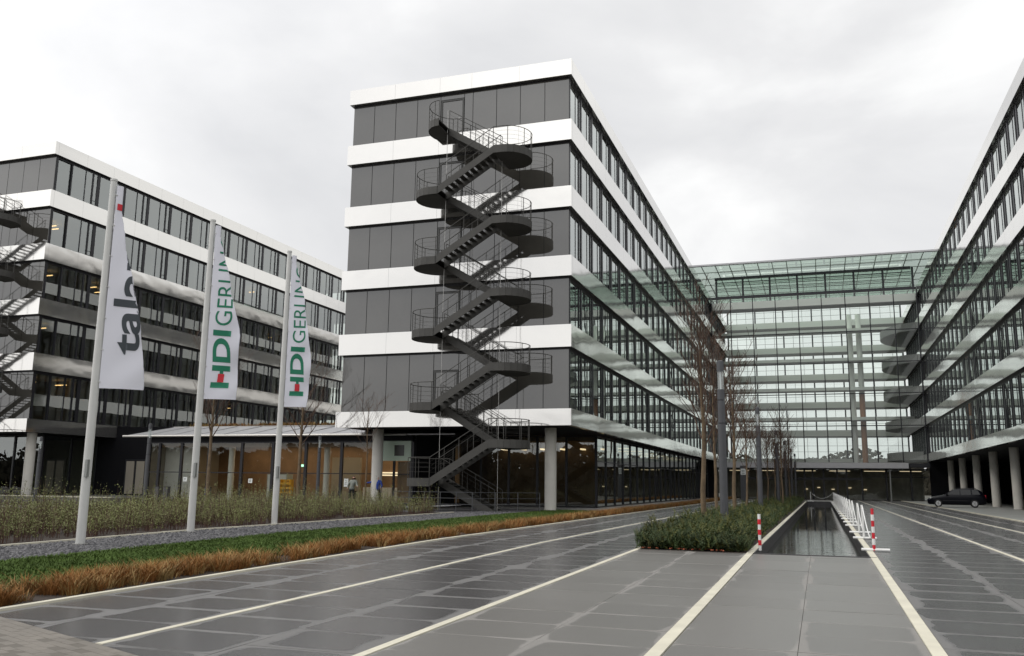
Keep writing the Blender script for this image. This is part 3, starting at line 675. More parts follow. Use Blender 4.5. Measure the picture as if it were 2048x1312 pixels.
# ------------------------------------------------------------------ canteen pavilion between the wings
CX0, CX1, CY = -43.1, -23.4, 49.5
ctn = thing('canteen_pavilion', (CX0, CY, 0.1), 'low glazed canteen with warm wooden interior and grey sloping roof edge', 'pavilion')
shopfront(ctn, (CX0, CY), (CX1, CY), [0.0, 0.86, 2.67, 4.87, 7.44, 9.8, 12.23, 14.8, 17.2, 19.7], 0.12, 3.95, transom=1.92, gm='glass_shop', mw=0.09)
MB().box(CX0 - 0.3, CX1, CY - 0.12, CY + 0.3, 3.95, 4.28).build('fascia_beam', 'soffit_black', ctn)
MB().tube([(-44.9, CY - 0.62, 4.33), (CX1 - 0.2, CY - 0.62, 4.33)], 0.075, 8).build('gutter', 'rod_steel', ctn)
mb = MB(); mb.add([(-44.9, CY - 0.6, 4.36), (-20.4, CY - 0.6, 4.36), (-20.4, CY + 2.6, 4.5), (-26.9, CY + 2.6, 5.08), (-43.4, CY + 2.6, 5.12), (-44.9, CY - 0.6, 4.28), (-20.4, CY - 0.6, 4.28), (-20.4, CY + 2.6, 4.4), (-26.9, CY + 2.6, 4.98), (-43.4, CY + 2.6, 5.02)], [(0, 1, 2, 3, 4), (9, 8, 7, 6, 5), (0, 5, 6, 1), (4, 3, 8, 9), (0, 4, 9, 5)])
mb.build('sloping_roof', 'roof_metal', ctn)
for i in range(9):
    x = -43.0 + i * 2.0; MB().tube([(x, CY - 0.55, 4.38), (x + 0.9, CY + 2.55, 5.13)], 0.02, 5).build('roof_seam', 'roof_metal', ctn)
MB().box(-43.4, -26.9, CY + 2.6, CY + 16, 4.7, 5.10).build('green_roof', 'soil', ctn)
MB().box(-43.4, -26.9, CY + 2.55, CY + 2.7, 5.10, 5.16).build('roof_trim', 'rod_steel', ctn)
MB().box(CX0, -23.4, CY + 7.5, CY + 7.7, 0.1, 4.4).build('back_wall', 'wood_wall', ctn)
MB().box(CX0 - 0.15, CX0, CY, CY + 7.6, 0.1, 4.4).build('side_wall', 'interior_wall', ctn)
MB().box(CX0, CX0 + 2.3, CY + 1.6, CY + 1.75, 0.1, 4.2).build('partition', 'interior_white', ctn)
MB().box(CX0, CX1, CY + 0.1, CY + 7.5, 4.0, 4.1).build('ceiling', 'interior_white', ctn)
MB().box(CX0, CX1, CY + 0.02, CY + 7.5, 0.06, 0.14).build('floor', 'interior_floor', ctn)
MB().box(-32.0, -29.8, CY + 5.2, CY + 5.4, 0.1, 3.1).build('counter_wall', 'interior_wall', ctn, label='pale wall panel behind the counter')
MB().box(-29.2, -24.5, CY + 4.6, CY + 5.1, 0.1, 1.1).build('counter', 'interior_white', ctn)
MB().box(-29.4, -27.9, CY + 7.3, CY + 7.48, 1.9, 2.15).build('glowing_hatch', 'white_lamp', ctn)  # hatch slab glows by its own emission, no lamp behind it
MB().box(CX0, CX1, CY + 0.6, CY + 0.75, 3.62, 4.0).build('added_lamp_screen', 'wood_wall', ctn)  # added downstand board, hides the bright ceiling lamps from the camera
for x in (-25.72, -24.62, -23.5): MB().box(x - 0.07, x + 0.07, CY - 0.10, CY - 0.02, 0.12, 2.75).build('door_post', 'black_metal', ctn)
MB().box(-24.5, -23.6, CY + 0.2, CY + 0.3, 0.15, 2.7).build('door_leaf', 'wood_wall', ctn)
for x in (-37.4, -30.1): MB().cyl(x, CY + 1.3, 0.1, 4.0, 0.2, n=14).build('inner_column', 'column_white', ctn, smooth=True)
for i in range(7):
    for j in range(2): MB().box(-40.5 + i * 2.4, -38.5 + i * 2.4, CY + 2.4 + j * 2.6, CY + 4.2 + j * 2.6, 3.975, 3.99).build('ceiling_lamp', 'warm_lamp', ctn)
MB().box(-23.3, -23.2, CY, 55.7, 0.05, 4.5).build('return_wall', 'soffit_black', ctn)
MB().box(-25.7, -23.5, CY - 0.12, CY - 0.02, 2.75, 4.0).build('sign_panel', 'green_panel', ctn, label='pale green panel over the canteen door')
MB().box(-24.6, -23.95, CY - 0.14, CY - 0.12, 3.05, 3.7).build('vent_grille', 'door_grey', ctn)
MB().box(-35.9, -35.6, CY + 7.42, CY + 7.49, 2.5, 2.65).build('exit_sign', 'exit_green', ctn)
# grass on the roof
def tuft_mass(name, pts, mats, hmin, hmax, w, lean, n, parent=None, seed=1, **k):
    rnd = random.Random(seed); mb = MB()
    for (x, y, z, s) in pts:
        mi = rnd.randrange(len(mats)) if len(mats) > 1 else 0
        for _ in range(n):
            a = rnd.random() * 6.283; h = (hmin + (hmax - hmin) * rnd.random()) * s; l = lean * h * (0.3 + rnd.random()); r = 0.12 * s * rnd.random()
            bx, by = x + math.cos(a) * r, y + math.sin(a) * r; ww = w * (0.6 + 0.8 * rnd.random()); ca, sa = math.cos(a + 1.57) * ww, math.sin(a + 1.57) * ww
            tx, ty = bx + math.cos(a) * l, by + math.sin(a) * l
            mx_, my_ = bx + math.cos(a) * l * 0.35, by + math.sin(a) * l * 0.35
            mb.add([(bx - ca, by - sa, z), (bx + ca, by + sa, z), (mx_ + ca * .8, my_ + sa * .8, z + h * 0.6), (mx_ - ca * .8, my_ - sa * .8, z + h * 0.6), (tx, ty, z + h)], [(0, 1, 2, 3), (3, 2, 4)], mi)
    return mb.build(name, mats, parent, **k)
rnd = random.Random(11)
tuft_mass('roof_grass', [(rnd.uniform(-42.5, -27.2), CY + 3.2 + rnd.random() ** 2 * 6, 5.1, rnd.uniform(0.6, 1.1)) for _ in range(900)], ['orange_grass', 'straw_grass'], 0.15, 0.42, 0.03, 0.5, 9, ctn, 3, kind='stuff')

# things in the canteen
def crate(x, y, z, lab):
    t = thing('bottle_crate', (x, y, z), lab, 'crate', 'stacked yellow crates')
    mb = MB(); w, d, h = 0.40, 0.30, 0.28
    mb.box(x, x + w, y, y + d, z, z + 0.02)
    mb.box(x, x + w, y, y + 0.015, z + 0.02, z + 0.08); mb.box(x, x + w, y, y + 0.015, z + 0.24, z + h); mb.box(x, x + w, y + d - 0.015, y + d, z + 0.02, z + h); mb.box(x, x + 0.015, y + 0.015, y + d - 0.015, z + 0.02, z + h); mb.box(x + w - 0.015, x + w, y + 0.015, y + d - 0.015, z + 0.02, z + h)
    for i in range(5): mb.box(x + i * (w - 0.02) / 4, x + i * (w - 0.02) / 4 + 0.02, y, y + 0.015, z + 0.08, z + 0.24)
    mb.build('crate_body', 'crate_yellow', t)
for i in range(2):
    for k in range(5): crate(-33.0 + i * 0.415, CY + 0.5, 0.145 + k * 0.283, 'yellow bottle crate, %s of the stack %s the pale cabinet' % (['bottom', 'second from bottom', 'middle', 'second from top', 'topmost'][k], ['beside', 'farther from'][i]))
def furniture(name, x, y, label, cat, fn):
    t = thing(name, (x, y, 0.14), label, cat); fn(t, x, y, 0.14); return t
def fridge(t, x, y, z):
    MB().box(x, x + 1.5, y, y + 0.7, z + 0.05, z + 1.75).build('cabinet_body', 'cabinet', t)
    for i in range(2): 
        d = MB().box(x + 0.05 + i * 0.72, x + 0.72 + i * 0.72, y - 0.03, y, z + 0.1, z + 1.7).build('door', 'interior_white', t); MB().box(x + 0.62 + i * 0.06, x + 0.66 + i * 0.06, y - 0.07, y - 0.03, z + 0.8, z + 1.2).build('handle', 'rod_steel', d)
furniture('storage_cabinet', -34.6, CY + 1.4, 'pale two-door cabinet standing behind the yellow crates', 'cabinet', fridge)
def table_set(t, x, y, z):
    MB().box(x - 0.7, x + 0.7, y - 0.4, y + 0.4, z + 0.72, z + 0.76).build('tabletop', 'wood_wall', t)
    for a in (-0.62, 0.62):
        for b in (-0.32, 0.32): MB().box(x + a - 0.03, x + a + 0.03, y + b - 0.03, y + b + 0.03, z, z + 0.72).build('leg', 'black_metal', t)
furniture('dining_table', -28.9, CY + 1.6, 'brown dining table just inside the canteen glass', 'table', table_set)
for x, z, lab in ((-40.0, 1.35, 'white notice on the canteen glass beside the grey partition'), (-34.9, 1.30, 'white notice on the canteen glass left of the crates'), (-27.9, 1.15, 'tall white notice on the canteen glass near the door')):
    t = thing('notice', (x, CY - 0.03, z), lab, 'notice'); h = 0.5 if 'tall' in lab else 0.28
    MB().box(x - 0.15, x + 0.15, CY - 0.035, CY - 0.03 + 0.012, z, z + h).build('sheet', 'paper', t)
    for i in range(3): MB().box(x - 0.08, x + 0.08, CY - 0.038, CY - 0.0352, z + h * (0.3 + 0.2 * i), z + h * (0.3 + 0.2 * i) + 0.02).build('print_line', 'ink', t)

# ------------------------------------------------------------------ outside fire stairs
def fire_stair(dx, dy, label):
    bx, by = -17.7 + dx, 44.2 + dy
    t = thing('fire_stair', (bx, by, 0), label, 'stair', 'outside fire stairs')
    XLf, XRt = -19.3 + dx, -16.05 + dx                       # flight ends
    YF0, YF1, YB0, YB1 = 42.85 + dy, 44.08 + dy, 44.32 + dy, 45.55 + dy
    yc, r = (YF0 + YB1) / 2, (YB1 - YF0) / 2
    zl = [1.65 + 3.97 * k for k in range(6)]
    H0, H1 = -0.38, 0.05
    def outline(left, ext=1.72):
        s = -1 if left else 1; xe = XLf if left else XRt; pts = [(xe, YF0)]
        cur = min(1.22, ext); st = ext - cur
        for i in range(13):
            a = -math.pi / 2 + math.pi * i / 12; pts.append((xe + s * (st + cur * math.cos(a)), yc + r * math.sin(a)))
        pts.append((xe, YB1)); return pts
    def landing(z, left, top=False):
        pts = outline(left, 1.05 if top else 1.72); n = len(pts)
        mb = MB(); mb.prism(pts if not left else pts[::-1], 'z', z - 0.06, z)
        o = mb.build('landing', 'stair_steel', t)
        mb = MB()
        for (a, b) in zip(pts, pts[1:]):
            d = Vector((b[0]-a[0], b[1]-a[1], 0)); 
            if d.length < 1e-6: continue
            nn = Vector((d.y, -d.x, 0)).normalized() * 0.03 * (1 if not left else -1)
            mb.add([(a[0], a[1], z+H0), (b[0], b[1], z+H0), (b[0]+nn.x, b[1]+nn.y, z+H0), (a[0]+nn.x, a[1]+nn.y, z+H0), (a[0], a[1], z+H1), (b[0], b[1], z+H1), (b[0]+nn.x, b[1]+nn.y, z+H1), (a[0]+nn.x, a[1]+nn.y, z+H1)],
                   [(0,3,2,1),(4,5,6,7),(0,1,5,4),(1,2,6,5),(2,3,7,6),(3,0,4,7)])
        mb.prism(pts if not left else pts[::-1], 'z', z + H0 + 0.01, z + H0 + 0.03)
        mb.build('rim', 'stair_steel', o)
        # guard rail round the outside
        mb = MB(); top_ = [(p[0], p[1], z + 1.12) for p in pts]
        mb.tube(top_, 0.021, 6)
        for h in (0.38, 0.62, 0.86): mb.tube([(p[0], p[1], z + h) for p in pts], 0.005, 4)
        for i in (0, 2, 5, 7, 9, 12, n - 1): mb.tube([(pts[i][0], pts[i][1], z + H1), (pts[i][0], pts[i][1], z + 1.12)], 0.02, 5)
        mb.build('guard_rail', 'stair_steel', o)
        if left and not (z < 2):
            MB().box(-20.6 + dx, -19.35 + dx, YB1, 46.2 + dy, z - 0.06, z - 0.005).build('bridge', 'stair_steel', o)
    def flight(xa, za, xb, zb, y0, y1):
        # stringers
        for y in (y0, y1 - 0.03):
            MB().prism([(xa, za + H0), (xb, zb + H0), (xb, zb + H1), (xa, za + H1)] if xb > xa else [(xb, zb + H0), (xa, za + H0), (xa, za + H1), (xb, zb + H1)], 'y', y, y + 0.03).build('stringer', 'stair_steel', t)
        n = 10
        for i in range(1, n + 1):
            f = i / (n + 1); x = xa + (xb - xa) * f; z = za + (zb - za) * f
            MB().box(x - 0.15, x + 0.15, y0 + 0.03, y1 - 0.03, z - 0.05, z - 0.01).build('tread', 'stair_steel', t)
        for y in (y0 + 0.015, y1 - 0.015):
            mb = MB(); mb.tube([(xa, y, za + 1.12), (xb, y, zb + 1.12)], 0.020, 6)
            for h in (0.4, 0.64, 0.88): mb.tube([(xa, y, za + h), (xb, y, zb + h)], 0.004, 4)
            for i in range(5):
                f = i / 4; x = xa + (xb - xa) * f; z = za + (zb - za) * f; mb.tube([(x, y, z + 0.03), (x, y, z + 1.12)], 0.018, 5)
            mb.build('handrail', 'stair_steel', t)
    for k in range(6):
        landing(zl[k], True, k == 5)
        if k < 5:
            zr_ = zl[k] + 1.985; landing(zr_, False)
            flight(XLf, zl[k], XRt, zr_, YF0, YF1); flight(XRt, zr_, XLf, zl[k + 1], YB0, YB1)
    flight(XRt - 0.15, 0.0, XLf, zl[0], YB0, YB1)
    for x in (XLf - 0.05, XRt + 0.05): MB().tube([(x, yc, 0), (x, yc, 22.6 if x < bx else 20.4)], 0.013, 6).build('hanger_rod', 'rod_steel', t)
    for y in (YF0 + 0.1, YB1 - 0.1): MB().tube([(XLf - 1.1, y, 0), (XLf - 1.1, y, zl[0] + H0)], 0.06, 8).build('support_post', 'stair_steel', t)
    return t
fire_stair(0, 0, 'dark steel zigzag fire stair with round landings on the grey end wall')
fire_stair(-38.4, 0.94, 'dark steel fire stair on the end of the wing behind the flagpoles')
# low railing round the stair foot
g = thing('yard_railing', (-20.6, 42.2, 0), 'thin grey wire railing round the foot of the fire stair', 'railing')
mb = MB()
for h in (1.0, 0.7, 0.4): mb.tube([(-21.0, 42.2, h), (-16.6, 42.2, h)], 0.014, 5); mb.tube([(-16.6, 42.2, h), (-13.9, 44.9, h)], 0.010, 5)
mb.build('rails', 'lamp_grey', g)
for i in range(6): MB().tube([(-21.0 + i * 0.88, 42.2, -0.05), (-21.0 + i * 0.88, 42.2, 1.0)], 0.02, 6).build('post', 'lamp_grey', g)
for i in range(1, 4): MB().tube([(-16.6 + i * 0.9, 42.2 + i * 0.9, -0.05), (-16.6 + i * 0.9, 42.2 + i * 0.9, 1.0)], 0.02, 6).build('post', 'lamp_grey', g)

# ------------------------------------------------------------------ flags
def text_mesh(body, size, bold=0.0):
    cu_ = bpy.data.curves.new('lettering', 'FONT'); cu_.body = body; cu_.size = size; cu_.offset = bold; cu_.resolution_u = 6
    o = bpy.data.objects.new('tmp', cu_); COL.objects.link(o)
    dg = bpy.context.evaluated_depsgraph_get(); me = bpy.data.meshes.new_from_object(o.evaluated_get(dg)); bpy.data.objects.remove(o)
    return me
def flag(px, py, ztop, z0, z1, wid, wtab, dirn, label, prints, top_fold=0.0):
    t = thing('flagpole', (px, py, gz(py)), 'tall white pole carrying the ' + label, 'flagpole', 'flagpoles in the gravel strip')
    fl = thing('banner_flag', (px, py, z0), label, 'flag', 'banner flags on poles')
    mb = MB(); b = gz(py); mb.tube([(px, py, b - 0.1), (px, py, ztop * 0.5), (px, py, ztop)], [0.105, 0.095, 0.075], 16); mb.build('pole', 'pole_grey', t, smooth=True)
    MB().cyl(px, py, ztop, ztop + 0.05, 0.085, n=14).build('pole_cap', 'pole_grey', t)
    MB().cyl(px, py, b, b + 0.04, 0.17, n=16).build('base_plate', 'rod_steel', t)
    MB().box(px + 0.05, px + 0.12, py - 0.13, py - 0.06, b + 1.55, b + 1.95).build('halyard_box', 'alu_frame', t)
    xs = px + 0.12
    def width(z):
        for (za, wa), (zb, wb) in zip(wtab, wtab[1:]):
            if za <= z <= zb:
                f = (z - za) / (zb - za); f = f * f * (3 - 2 * f) * 0.5 + f * 0.5; return wa + (wb - wa) * f
        return wtab[-1][1]
    vd = Vector((px, py, 0)).normalized(); pr_ = Vector((vd.y, -vd.x, 0)); wv = max(w for _, w in wtab) * pr_.x * 1.03
    def surf(s, z):
        # s metres across the cloth, z height; the cloth turns back, away from the viewer, where it looks narrow
        sv = s / wid * wv; w = max(0.16, width(z) * pr_.x); u = sv / w; k = int(u); f = u - k
        f = f if k % 2 == 0 else 1 - f; q = f * w / wv
        f = f + 0.05 * math.sin(math.pi * f) * math.sin(3 * z)
        rip = q * (0.05 * math.sin(2.2 * z + 3.0 * q + px) + 0.03 * math.sin(5.1 * z - 4.0 * q))
        h = pr_ * (f * w + 0.02 * math.sin(3.3 * z + 1.0) * q) + vd * (0.05 * u * (1 if u > 1 else u) + rip + 0.10 * max(0, u - 1))
        return Vector((xs + h.x, py + h.y, z - 0.10 * max(0, u - 1) * w + 0.02 * q * math.sin(2 * z)))
    nu, nv = 48, 70; mb = MB()
    vs = [surf(wid * i / nu, z0 + (z1 - z0) * j / nv) for j in range(nv + 1) for i in range(nu + 1)]
    mb.add(vs, [(j*(nu+1)+i, j*(nu+1)+i+1, (j+1)*(nu+1)+i+1, (j+1)*(nu+1)+i) for j in range(nv) for i in range(nu)])
    cloth = mb.build('cloth', 'flag_white', fl, smooth=True)
    for j in range(7):
        z = z0 + 0.15 + (z1 - z0 - 0.4) * j / 6; MB().tube([(px, py, z), (xs + 0.03, py, z)], 0.012, 5).build('flag_clip', 'pole_grey', fl)
    def wrap(me, m, s_base, z_base, sx, sy, nm):
        bm = bmesh.new(); bm.from_mesh(me)
        xs_ = [v.co.x for v in bm.verts]; ys_ = [v.co.y for v in bm.verts]
        for i in range(int((max(xs_) - min(xs_)) * sx / 0.06) + 1):
            c = min(xs_) + i * 0.06 / sx; bmesh.ops.bisect_plane(bm, geom=bm.verts[:] + bm.edges[:] + bm.faces[:], plane_co=(c, 0, 0), plane_no=(1, 0, 0))
        for i in range(int((max(ys_) - min(ys_)) * sy / 0.08) + 1):
            c = min(ys_) + i * 0.08 / sy; bmesh.ops.bisect_plane(bm, geom=bm.verts[:] + bm.edges[:] + bm.faces[:], plane_co=(0, c, 0), plane_no=(0, 1, 0))
        for side in (-1,):
            for v in bm.verts:
                s = s_base - v.co.y * sy; z = z_base + (v.co.x - min(xs_)) * sx
                p = surf(s, z); e1 = surf(s + 0.01, z) - p; e2 = surf(s, z + 0.01) - p; nn = e1.cross(e2).normalized()
                if nn.y > 0: nn = -nn
                v.co = p + nn * (0.015 if nm == 'printed_block' else 0.008) - Vector(parent_org(cloth))
        m2 = bpy.data.meshes.new(nm); bm.to_mesh(m2); bm.free(); m2.materials.append(MAT[m])
        inst(nm, m2, cloth, (0, 0, 0))
    for (kind, body, m, s_base, z_base, h, length, bold) in prints:
        if kind == 'text':
            me = text_mesh(body, 1.0, bold); xx = [v.co.x for v in me.vertices]; yy = [v.co.y for v in me.vertices]
            wrap(me, m, s_base, z_base, length / (max(xx) - min(xx)), h / (max(yy)), 'lettering')
        else:
            me = MB().quad((0, 0, 0), (1, 0, 0), (1, 1, 0), (0, 1, 0)).mesh('q', m); wrap(me, m, s_base, z_base, length, h, 'printed_block')
flag(-16.22, 16.61, 8.72, 3.58, 8.6, 1.42, [(3.5, 1.40), (4.4, 1.28), (5.0, 1.18), (6.2, 0.78), (7.2, 0.42), (8.0, 0.22), (8.7, 0.05)], 1,
     'white banner with dark grey lettering and one red block', [('text', 'talanx', 'flag_grey', 1.08, 4.42, 0.84, 3.5, 0.02), ('block', '', 'flag_red', 0.30, 7.98, 0.24, 0.16, 0)])
HDI = lambda z: [('text', 'HDI', 'flag_green', 0.82, z, 0.62, 1.72, 0.03), ('block', '', 'flag_red', 0.63, z + 0.17, 0.22, 0.25, 0), ('text', 'GERLING', 'flag_green', 0.82, z + 1.86, 0.60, 2.75, -0.004)]
flag(-16.9, 21.29, 9.10, 3.77, 8.98, 1.22, [(3.5, 1.12), (4.6, 1.17), (5.7, 1.13), (7.2, 0.70), (8.2, 0.36), (9.1, 0.05)], 1,
     'white banner with green lettering between two other banners', HDI(4.1))
flag(-17.45, 26.22, 9.44, 3.97, 9.33, 1.22, [(3.5, 0.82), (4.6, 0.98), (5.4, 1.02), (6.5, 0.85), (7.7, 0.62), (8.6, 0.35), (9.4, 0.05)], 1,
     'white banner with green lettering closest to the tall fire stair', HDI(4.35))

# ------------------------------------------------------------------ street lamps and bollards
def street_lamp(x, y, label, group='grey pole lamps', sc=1.0, base=0.0):
    t = thing('street_lamp', (x, y, base), label, 'lamp', group); r = 0.125; H = 5.4
    Z = lambda z: base + z * sc
    q = lambda z0, z1, r0, r1=None: MB().cyl(x, y, Z(z0), Z(z1), r0 * sc, (r1 or r0) * sc, n=18)
    q(-0.05, 3.38, 0.125).build('pole', 'lamp_grey', t, smooth=True)
    q(3.385, 3.41, 0.112).build('joint_ring', 'black_metal', t)
    q(3.41, 4.10, 0.115).build('upper_pole', 'lamp_grey', t, smooth=True)
    q(4.10, 4.13, 0.10).build('joint_ring', 'black_metal', t)
    q(4.13, 4.45, 0.115).build('collar', 'lamp_grey', t, smooth=True)
    g_ = q(4.45, 5.02, 0.105).build('lamp_glass', 'frost_glass', t, smooth=True)
    q(4.46, 5.0, 0.03).build('lamp_tube', 'lamp_glass', g_, smooth=True)
    q(5.02, 5.34, 0.115, 0.11).build('cap', 'lamp_grey', t, smooth=True); q(5.34, 5.37, 0.10, 0.06).build('cap_top', 'lamp_grey', t)
    MB().box(x - 0.05, x + 0.05, y - 0.135, y - 0.12, Z(0.6), Z(1.0)).build('service_hatch', 'lamp_grey', t)
glass('frost_glass', (0.80, 0.82, 0.82), 0.12, rough=0.15)
for i, y in enumerate((28.33, 45.7, 65.0, 80.3, 96.6, 111.5)):
    street_lamp(-2.85, y, ['tall grey pole lamp rising from the junipers next to the striped post', 'grey pole lamp in the planting, second from the striped post', 'grey pole lamp in the planting, third from the striped post', 'grey pole lamp in the planting, fourth from the striped post', 'grey pole lamp in the planting, last but one before the entrance', 'grey pole lamp closest to the hall entrance'][i])
street_lamp(-37.8, 43.3, 'slim grey lamp in the court, left of the canteen glass', sc=0.93, base=-0.25)
street_lamp(-27.2, 45.0, 'slim grey lamp in front of the canteen beside the bare tree', sc=0.80, base=-0.2)
street_lamp(-43.9, 41.2, 'slim grey lamp close behind the lettered grey banner pole', sc=0.78, base=-0.3)
for x, y, lab in ((-40.2, 47.2, 'dark square bollard in front of the grey canteen partition'), (-39.5, 47.2, 'dark square bollard between another bollard and the spread banner pole'), (-37.0, 48.0, 'dark square bollard standing alone before the brown canteen wall')):
    t = thing('bollard', (x, y, 0.0), lab, 'bollard', 'bollards by the canteen')
    MB().box(x - 0.15, x + 0.15, y - 0.15, y + 0.15, -0.3, 0.98).build('post', 'lamp_grey', t); MB().box(x - 0.155, x + 0.155, y - 0.155, y + 0.155, 0.98, 1.02).build('cap', 'black_metal', t)
# stop sign column by the entrance drive
t = thing('sign_post', (-7.3, 92, 0), 'dark info column with a white square sign near the entrance', 'sign')
MB().box(-7.6, -7.0, 92, 92.3, 0, 3.5).build('column', 'lamp_grey', t); MB().box(-7.55, -7.05, 91.95, 92.0, 2.6, 3.2).build('sign_plate', 'paper', t)
for i in range(3): MB().box(-7.45, -7.15, 91.94, 91.95, 2.72 + 0.15 * i, 2.76 + 0.15 * i).build('sign_line', 'ink', t)

# ------------------------------------------------------------------ posts and chain along the pool
def striped_post(x, y, h, label, foot):
    t = thing('barrier_post', (x, y, 0), label, 'post', 'red and white posts at the pool')
    n = 7
    for i in range(n):
        z0 = 0.02 + i * h / n; MB().cyl(x, y, z0, z0 + h / n, 0.034 if i % 2 == 0 else 0.038, n=12).build('stripe', 'paint_white' if (i % 2 == 0) != foot else 'paint_red', t, smooth=True)
    if foot:
        MB().tube([(x - 0.28, y, 0.045), (x + 0.34, y, 0.045)], 0.035, 8).build('foot', 'paint_white', t)
    return t
striped_post(-1.40, 21.7, 0.82, 'red and white striped post with white tip beside the junipers', False)
striped_post(1.10, 22.9, 0.97, 'red and white striped post with red tip on a white foot', True)
ORD = ['first','second','third','fourth','fifth','sixth','seventh','eighth','ninth','tenth','eleventh','twelfth','thirteenth','fourteenth','fifteenth','sixteenth','seventeenth','eighteenth']
ys = [28.2, 31.7, 37.2, 40.8, 45.0, 48.8, 53, 57, 61, 65, 69, 73, 77, 81, 85, 89, 93, 97]
for i, y in enumerate(ys):
    t = thing('chain_post', (1.10, y, 0), ORD[i] + ' white chain post along the pool, counted from the red-tipped striped post', 'post', 'white chain posts along the pool')
    MB().tube([(1.10, y, 0.03), (1.08, y + 0.02, 0.98)], 0.032, 10).build('post', 'paint_white', t, smooth=True)
    MB().tube([(0.80, y, 0.04), (1.44, y, 0.04)], 0.035, 8).build('foot', 'paint_white', t)
    yp = ys[i - 1] if i else 22.9; mb = MB()
    pts = [(1.09 + 0.06 * math.sin(3 * f / 12), yp + (y - yp) * f / 12, 0.93 - 0.75 * (1 - (2 * f / 12 - 1) ** 2)) for f in range(13)]
    mb.tube(pts, 0.016, 6); mb.build('chain', 'paint_white', t)
t = thing('chain_post', (-1.1, 97.5, 0), 'single white post at the far pool end before the doors', 'post')
MB().tube([(-1.1, 97.5, 0), (-1.1, 97.5, 1.0)], 0.04, 8).build('post', 'paint_white', t); MB().tube([(-1.4, 97.5, 0.05), (-0.8, 97.5, 0.05)], 0.04, 8).build('foot', 'paint_white', t)
MB().tube([(-1.1 + 2.2 * f / 10, 97.5, 0.95 - 0.6 * (1 - (f / 5 - 1) ** 2)) for f in range(11)], 0.016, 5).build('chain', 'paint_white', t)

# ------------------------------------------------------------------ bare trees
def bare_tree(x, y, z, h, label, r0=0.085, seed=1, fork=0.42, spread=0.55, dense=1.0, group='young bare trees'):
    rnd = random.Random(seed); t = thing('bare_tree', (x, y, z), label, 'tree', group)
    tr = MB(); br = MB()
    lx, ly = rnd.uniform(-0.10, 0.10), rnd.uniform(-0.06, 0.06); pts = []; rad = []
    for i in range(11):
        f = i / 10; pts.append(Vector((x + lx * math.sin(f * 3.0) + 0.03 * rnd.uniform(-1, 1), y + ly * math.sin(f * 2.6), z + h * 0.97 * f - 0.05))); rad.append(r0 * (1 - f) ** 0.75 + 0.008)
    tr.tube(pts, rad, 9); tr.build('trunk', 'bark', t, smooth=True)
    def limb(p, d, ln, r, lvl):
        n = 5; ps = [p]; q = p.copy(); dd = d.copy()
        for i in range(n):
            dd = (dd + Vector((rnd.uniform(-1, 1), rnd.uniform(-1, 1), rnd.uniform(-0.3, 0.9))) * 0.16).normalized(); q = q + dd * ln / n; ps.append(q.copy())
        br.tube(ps, [max(0.0055, r * (1 - 0.75 * i / n)) for i in range(n + 1)], 5 if lvl == 0 else 3, caps=False)
        if lvl < 2:
            for _ in range(int((5 if lvl == 0 else 3) * dense)):
                f = rnd.uniform(0.25, 0.95); k = min(n - 1, int(f * n)); b = ps[k].lerp(ps[k + 1], f * n - k)
                a = rnd.random() * 6.283; side = Vector((math.cos(a), math.sin(a), rnd.uniform(0.1, 0.9)))
                limb(b, (dd * 0.9 + side * 0.75).normalized(), ln * rnd.uniform(0.3, 0.55), r * 0.45, lvl + 1)
    nb = int(24 * dense)
    for i in range(nb):
        f = fork + (0.95 - fork) * (i / nb) ** 0.9; k = min(9, int(f * 10)); b = pts[k].lerp(pts[k + 1], f * 10 - k); a = i * 2.4 + rnd.random()
        d = Vector((math.cos(a) * spread, math.sin(a) * spread, 0.75 + 0.3 * f)).normalized()
        limb(b, d, h * (0.42 - 0.30 * (f - fork)) * rnd.uniform(0.6, 1.05), r0 * 0.36 * (1.25 - f), 0)
    br.build('crown', 'twig', t); return t
TL = ['bare tree with mossy trunk in the junipers, first behind the striped post', 'thin bare tree in the junipers close behind the mossy one', 'reddish bare tree right beside the tall lamp in the junipers']
for i, (tx, y) in enumerate(((-3.6, 29.0), (-3.55, 33.0), (-3.5, 38.6), (-3.55, 46.0), (-3.5, 53.6), (-2.3, 58.5), (-3.5, 64), (-3.4, 72.5), (-2.4, 77), (-3.5, 84), (-3.3, 92))):
    bare_tree(tx, y, 0, [6.9, 6.0, 6.3, 5.4, 5.2, 5.6, 5.0, 5.4, 5.2, 5.0, 5.0][i], TL[i] if i < 3 else ORD[i] + ' bare tree in the juniper strip, counted from the striped post with white tip', r0=[0.088, 0.06, 0.085, 0.055, 0.05, 0.06, 0.05, 0.06, 0.05, 0.05, 0.05][i], seed=20 + i, fork=0.40, spread=0.42, dense=1.0)
bare_tree(-33.9, 44.0, -0.3, 9.0, 'bare tree with speckled trunk before the canteen, beside the spread green banner', r0=0.12, seed=51, fork=0.48, spread=0.5, dense=1.1)
bare_tree(-28.2, 44.6, -0.25, 8.6, 'bare tree before the canteen with wide side branches', r0=0.12, seed=58, fork=0.45, spread=0.9, dense=0.9)
bare_tree(-22.3, 41.5, -0.1, 5.6, 'small thin bare tree beside the white column by the canteen door', r0=0.05, seed=53, fork=0.55, spread=0.55, dense=0.7)
bare_tree(-53.0, 40.5, -0.35, 7.0, 'low-branching bare tree in front of the wing behind the flagpoles', r0=0.08, seed=54, fork=0.35, spread=0.6, dense=1.1)

